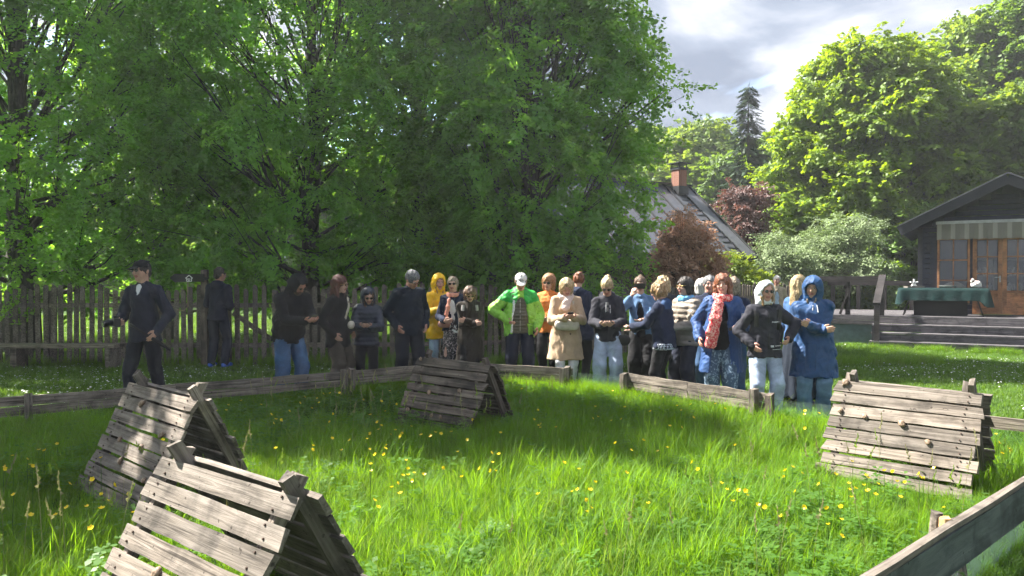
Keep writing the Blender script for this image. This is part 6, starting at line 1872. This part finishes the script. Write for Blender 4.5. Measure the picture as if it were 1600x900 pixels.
p.ribbon('zip', [(0, .50 * p.H), (0, .80 * p.H)], .010, M_pstrap)
p.top([F_green, F_green2, F_white], 0.036, 0.45, open_=[(-0.12, 0.10), (0.08, 0.080), (0.20, 0.068), (0.31, 0.040)], name='rain_jacket', hood='down', sl=0.030, matfn=green_fn, belly=0.02, collar=0.014)
g = p.grip(1, .12); bag(p, 'camera_bag', 'black pouch hanging at the hip of the man in the green jacket', tuple(np.array([0.17, -0.02, 0.52 * p.H])), (.08, .05, .09), L_black)

# 11 orange haired woman behind
p = Person('woman with orange bobbed hair and orange jacket, behind the trench coat', 858, 11.95, 1.675, yaw=-22, hpitch=8, tone='rosy', L=('belly',), Rr=('hang',), seed=11)
p.body(eyes=False); p.hair('wave', 'orange'); p.glasses('sun'); p.trousers(F_black, 0.014); p.shoes(SH_dark); p.top(F_orange, 0.024, 0.47)

# 13 red haired woman in navy, behind
p = Person('red haired woman with blue sunglasses on her head, behind the trench coat', 905, 11.75, 1.70, yaw=150, hyaw=30, tone='fair', L=('belly',), Rr=('belly',), seed=13, bulk=1.1)
p.body(); p.hair('bun', 'red'); p.glasses('sun', M_frame, 'head', plain('blue_lens', (0.03, 0.12, 0.5), 0.1, 0.8, 0.0, 0.2, 3, 0)); p.trousers(F_black, 0.014); p.shoes(SH_dark); p.top(F_navyj, 0.034, 0.36, skirt=0.40, name='jacket', hood='down', flare=0.02)

# 12 beige trench
p = Person('blond woman in a beige trench coat with cream crossbody bag and phone', 884, 10.75, 1.635, yaw=4, lean=3, neck=10, hpitch=18, tone='rosy', L=('phone', (0.0, -.01, .01)), Rr=('phone', (0.0, -.01, .01)), seed=12, stance=0.08, bulk=1.12)
p.body(eyes=True); p.hair('bob', 'blond'); p.glasses('thin', M_goldf); p.trousers(F_white, 0.012); p.shoes(SH_white); p.top(F_beige, 0.032, 0.4, skirt=0.30, name='trench_coat', collar=0.022, flare=0.05, sl=0.026)
p.scarf(fabric('blush_scarf', (0.62, 0.50, 0.46)), [(((0, .075, -.02), (-.01, .09, -.08)), .03)], r=0.022)
p.ribbon('belt_end', [(-.035, .52 * p.H), (-.05, .36 * p.H)], .05, F_beige)
for sg in (-1, 1): p.ribbon('lapel', [(sg * .03, .79 * p.H), (sg * .085, .72 * p.H)], .07, F_beige, lift=.01)
m = MB(); y = p.tops.front_y(.045, .52 * p.H); m.ell((.045, (y or -.2) - .004, .52 * p.H), (.014, .006, .014), 8, 4); p.mb('button', m, SH_brown)
bag(p, 'crossbody_bag', 'cream crossbody bag on the front of the beige trench coat', (-.02, -.26, .60 * p.H), (.16, .05, .075), L_bag, strap=[(.09, .80 * p.H), (.06, .70 * p.H), (.03, .63 * p.H)], smat=M_strap, sw=.03)
m = MB(); w_, d_, n_, c_ = p.hands[-1]; m.tube([w_ - unit(w_ - p.arms[-1][1]) * .03, w_ - unit(w_ - p.arms[-1][1]) * .005], [.036, .036], 10); p.mb('wristband', m, plain('teal_band', (0.02, 0.18, 0.13)))
phone(p, 'phone of the woman in the beige trench coat')

# 14 pale jeans
p = Person('woman in charcoal hoodie and pale jeans with a fair ponytail and phone', 950, 10.45, 1.64, yaw=-8, lean=3, neck=10, hpitch=16, hyaw=-4, tone='mid', L=('phone_low', (.0, .0, .01)), Rr=('phone_low', (.0, .0, .01)), seed=14, stance=0.11)
p.body(eyes=False); p.hair('tied', 'blond'); p.hair('bun', 'blond', 'hair_bun'); p.glasses('sun'); p.trousers(D_pale, 0.018, 0.03); p.shoes(SH_white)
p.top(F_white, 0.002, 0.49, name='shirt', short=(.02,.02), sl=.004); p.top(F_charc, 0.026, 0.475, hood='down', sl=0.024, name='hoodie')
p.ribbon('zip', [(0.0, .71 * p.H), (0.0, .79 * p.H)], .012, M_pstrap)
for x in (-.022, .028): p.ribbon('drawstring', [(x, .79 * p.H), (x * 1.2, .70 * p.H)], .010, F_white)
bag(p, 'belt_bag', 'small black bag at the hip of the woman in pale jeans', (.175, -.03, .475 * p.H), (.09, .04, .075), L_black)
phone(p, 'phone of the woman in the charcoal hoodie and pale jeans', up=(1, 0, .2))

# 15 denim jacket, phone at her face
p = Person('woman in a denim jacket photographing with a phone before her face', 1003, 10.95, 1.64, yaw=-12, hpitch=4, tone='fair', L=('face', (0.02, .0, -.01)), Rr=('out', (.0, -.06, .0)), seed=15)
p.body(eyes=False); p.hair('bun', 'brown'); p.glasses('sun'); p.trousers(F_black, 0.022, 0.03); p.shoes(SH_dark); p.top(F_black, 0.004, 0.48, name='shirt', short=(.02,.02), sl=.004)
p.top(D_jac, 0.024, 0.5, name='denim_jacket', open_=[(-0.02, 0.06), (0.16, 0.05), (0.32, 0.03)], short=(0.75, 1.0), collar=0.014)
phone(p, 'phone held before her face by the woman in the denim jacket', hands=(-1,), roll=90, at_=p.q(0.0, -.17, -.005))

# 15b fair hair behind
p = Person('woman with messy fair hair mostly hidden behind the navy hoodie', 1040, 11.3, 1.63, yaw=160, tone='fair', seed=25)
p.body(); p.hair('wave', 'blond'); p.glasses('sun', None, 'head', plain('wine_lens', (0.18, 0.01, 0.03), 0.1, 0.8, 0, 0.2, 3, 0)); p.trousers(F_black, 0.014); p.shoes(SH_dark); p.top(F_charc, 0.024, 0.47)

# 16 navy hoodie from behind
p = Person('curly honey haired woman in a navy hoodie seen from behind, hands held out', 1037, 9.75, 1.565, yaw=-118, lean=4, hpitch=10, hyaw=-6, tone='fair', L=('out', (.02, .0, .0)), Rr=('out', (.02, -.02, .02)), seed=16, bulk=1.15)
p.body(); p.hair('curly', 'honey'); p.trousers(F_black, 0.014); p.shoes(SH_dark); p.top([F_navyj, F_bluehood], 0.026, 0.47, hood='down', name='hoodie', sl=0.022, belly=0.01, matfn=lambda q, ct: np.where((((ct - q.neckb) @ q.N / q.H)[:, 2] > -0.040) & (((ct - q.neckb) @ q.N / q.H)[:, 1] > 0.012) & (np.abs(((ct - q.neckb) @ q.N / q.H)[:, 0]) < 0.075), 1, 0))
g = Sdf(); g.cone(p.hip + np.array([0, 0, -.028 * p.H]), p.hip + np.array([0, 0, -.05 * p.H]), .067 * p.H * p.bulk + .024, .067 * p.H * p.bulk + .022, .01, np.array([1., 0, 0]), 1.38); g.plane(p.hip + np.array([0, 0, -.066 * p.H]), (0, 0, -1)); g.plane(p.hip + np.array([0, 0, -.012 * p.H]), (0, 0, 1)); V, F = g.mesh(.014)
p.add('printed_hem', V, F, spotted('printed_hem', (0.02, 0.025, 0.05), (0.62, 0.66, 0.74), 70, 0.50))

# 17 grey puffer
p = Person('woman with a dark bob in a grey quilted puffer jacket and blue scarf', 1073, 9.95, 1.63, yaw=-62, hpitch=6, hyaw=-4, tone='fair', L=('phone_low',), Rr=('phone_low',), seed=17, bulk=1.12)
p.body(); p.hair('bob', 'dark'); p.glasses('thin', M_goldf); p.trousers(F_navy, 0.018, 0.02); p.shoes(SH_dark); p.top(F_gpuff, 0.034, 0.46, pf=puff(0.068, 0.011, 3), sl=0.028, name='puffer_jacket', collar=0.02)
p.scarf(F_lblue, r=0.020)

# 18 two heads further back
p = Person('white haired person half hidden between grey puffer and red scarf', 1093, 11.1, 1.60, yaw=150, tone='fair', seed=18)
p.body(); p.hair('bob', 'white'); p.trousers(F_navy, 0.014); p.shoes(SH_dark); p.top(F_navyj, 0.026, 0.47)
p = Person('grey haired man half hidden behind the red haired woman', 1106, 10.5, 1.65, yaw=-10, hpitch=4, male=True, tone='rosy', seed=19)
p.body(); p.hair('short', 'grey'); p.trousers(D_blue, 0.014); p.shoes(SH_dark); p.top(F_navyj, 0.024, 0.47)
p = Person('person with light brown hair peeping out behind the blue coat', 1147, 10.3, 1.62, yaw=170, tone='fair', seed=20)
p.body(); p.hair('bob', 'ash'); p.trousers(D_blue, 0.014); p.shoes(SH_dark); p.top(F_navyj, 0.024, 0.47)

# 19 red scarf
p = Person('red haired woman in a long blue coat with red patterned scarf and phone', 1127, 9.2, 1.665, yaw=-14, hpitch=6, hyaw=-8, hroll=-4, tone='rosy', L=('hang', (.02, .03, .03)), Rr=('phone_low', (.07, -.06, .0)), seed=21, bulk=1.12)
p.body(eyes=True); p.hair('long', 'red'); p.trousers(S_pants, 0.016, 0.028); p.shoes(SH_dark); p.top(F_black, 0.008, 0.46, name='shirt', short=(.02,.02), sl=.004)
p.top(F_bluec, 0.036, 0.4, skirt=0.30, name='long_coat', open_=[(-0.26, 0.085), (0.0, 0.075), (0.16, 0.055), (0.32, 0.035)], sl=0.028, hood='down', flare=0.05)
p.scarf(S_red, [(((-.03, .09, -.03), (-.045, .125, -.14), (-.06, .13, -.24), (-.07, .12, -.33)), .036)], r=0.028)
m = MB(); a_, e_, w_ = p.arms[1]; c_ = (a_ + e_) / 2 + np.array([.02, -.075, 0]); m.box(c_, (.035, .01, .035)); lg = p.mb('sleeve_badge', m, M_white, p.topo, False); m = MB(); m.box(c_ + np.array([0, -.004, 0]), (.022, .008, .022)); p.mb('sleeve_badge_center', m, F_bluec, p.topo, False)
phone(p, 'phone of the red haired woman with the red scarf', hands=(1,), up=(1, 0, .3))

# 21 old man far away
p = Person('old white haired man in a tan jacket and pale blue shirt, far behind', 1212, 18.6, 1.69, yaw=-6, male=True, tone='rosy', seed=22, group=None)
p.body(); p.hair('crop', 'white'); p.trousers(F_dkpant, 0.014); p.shoes(SH_dark); p.top(F_lshirt, 0.006, 0.49, name='shirt', short=(.02,.02), sl=.004); p.top(F_tan, 0.026, 0.46, name='jacket', open_=[(-0.05, 0.06), (0.16, 0.05), (0.32, 0.03)])

# 22 fair woman in long dark dress behind the raincoat
p = Person('woman with long fair hair and long dark dress behind the blue raincoat', 1246, 9.75, 1.64, yaw=120, hyaw=10, tone='fair', seed=23, L=('belly',), Rr=('belly',))
p.body(); p.hair('long', 'blond'); p.skirt(F_navy2, 0.07, 0.15, 'dress_skirt'); p.shoes(SH_dark); p.top(fabric('blue_jacket', (0.05, 0.11, 0.24)), 0.026, 0.5)

# 20 white hood
p = Person('smiling woman in sunglasses with a white hood, dark jacket and pale jeans', 1195, 8.65, 1.575, yaw=4, hpitch=4, hroll=4, tone='rosy', L=('pocket', (-.01, 0, .02)), Rr=('hip', (.045, .05, .02)), seed=24, stance=0.12, bulk=1.1)
p.body(eyes=False); p.hair('under', 'honey'); p.glasses('sun'); p.hood_up(F_hoodw, rim=1.08); p.trousers(D_pale, 0.016, 0.016); p.shoes(SH_white); p.top(F_charc, 0.028, 0.465, sl=0.024, name='softshell_jacket')
p.ribbon('zip', [(-.005, .50 * p.H), (-.005, .80 * p.H)], .012, M_black)
M_print = plain('white_print', (0.55, 0.56, 0.58), 0.7)
for i, w_ in enumerate((.012, .008, .014, .009, .012, .007)): p.patch('print', .045 + .016 * i, .715 * p.H, w_, .015, M_print)
p.patch('print', .035, .545 * p.H, .036, .022, M_print)
for i in range(5): p.patch('print', .075 + .022 * i, .547 * p.H, .016, .008, M_print)
for i in range(7): p.patch('print', .045 + .022 * i, .522 * p.H, .015, .006, M_print)
p.ribbon('backpack_strap', [(.135, .80 * p.H), (.125, .66 * p.H)], .05, L_black); p.ribbon('backpack_strap', [(-.135, .80 * p.H), (-.13, .68 * p.H)], .05, L_black)
o = empty('backpack', p.w((.05, .20, .66 * p.H)), p.root.rotation_euler.z); tag(o, 'dark backpack of the woman with the white hood', 'backpack', 'bags carried by the visitors')
g = Sdf(); g.cone((0, 0, -.14), (0, 0, .13), .10, .085, .02, np.array([1., 0, 0]), 1.5); g.wr = wrinkle(9, .006, 30); V, F = g.mesh(.016); link('pack_body', mesh_np('pack_body', V, F, True), L_black, o); MB().ell((0, .08, -.06), (.10, .05, .09), 12, 8).build('pocket', L_black, o, True)

# 23 blue raincoat
p = Person('woman in a long blue hooded raincoat with her arms crossed', 1272, 8.75, 1.625, yaw=-16, hpitch=8, hyaw=-14, tone='mid', L=('cross',), Rr=('cross2', (.0, .01, .01)), seed=26, stance=0.10, bulk=1.18)
p.body(eyes=True); p.hair('under', 'ash'); p.hood_up(F_rain, loose=0.012, fwd=0.02); p.trousers(D_mid, 0.014, 0.022); p.shoes(SH_dark); p.top(F_rain, 0.038, 0.4, skirt=0.31, name='raincoat', flare=0.045, sl=0.030)
p.ribbon('storm_flap', [(-.05, .36 * p.H), (-.05, .54 * p.H)], .11, F_rain, lift=.010)
for x in (-.02, .02): p.ribbon('drawstring', [(x, .81 * p.H), (x * 1.5, .76 * p.H)], .009, F_white)

# ------------------------------------------------------------------ thin veil of haze, added to lift the dark tones
m = bpy.data.materials.new('thin_haze'); m.use_nodes = True
nt = m.node_tree; nt.nodes.clear()
ho = nt.nodes.new('ShaderNodeOutputMaterial'); hv = nt.nodes.new('ShaderNodeVolumePrincipled')
hv.inputs['Color'].default_value = (0.93, 0.96, 1.0, 1); hv.inputs['Density'].default_value = 0.0012; hv.inputs['Anisotropy'].default_value = 0.35
nt.links.new(hv.outputs[0], ho.inputs['Volume'])
mb = MB(); mb.box((0, 320, 8.5), (820, 780, 19.0))
hz = mb.build('haze', m); tag(hz, 'added thin haze veil lifting the shaded tones', 'haze', kind='stuff')
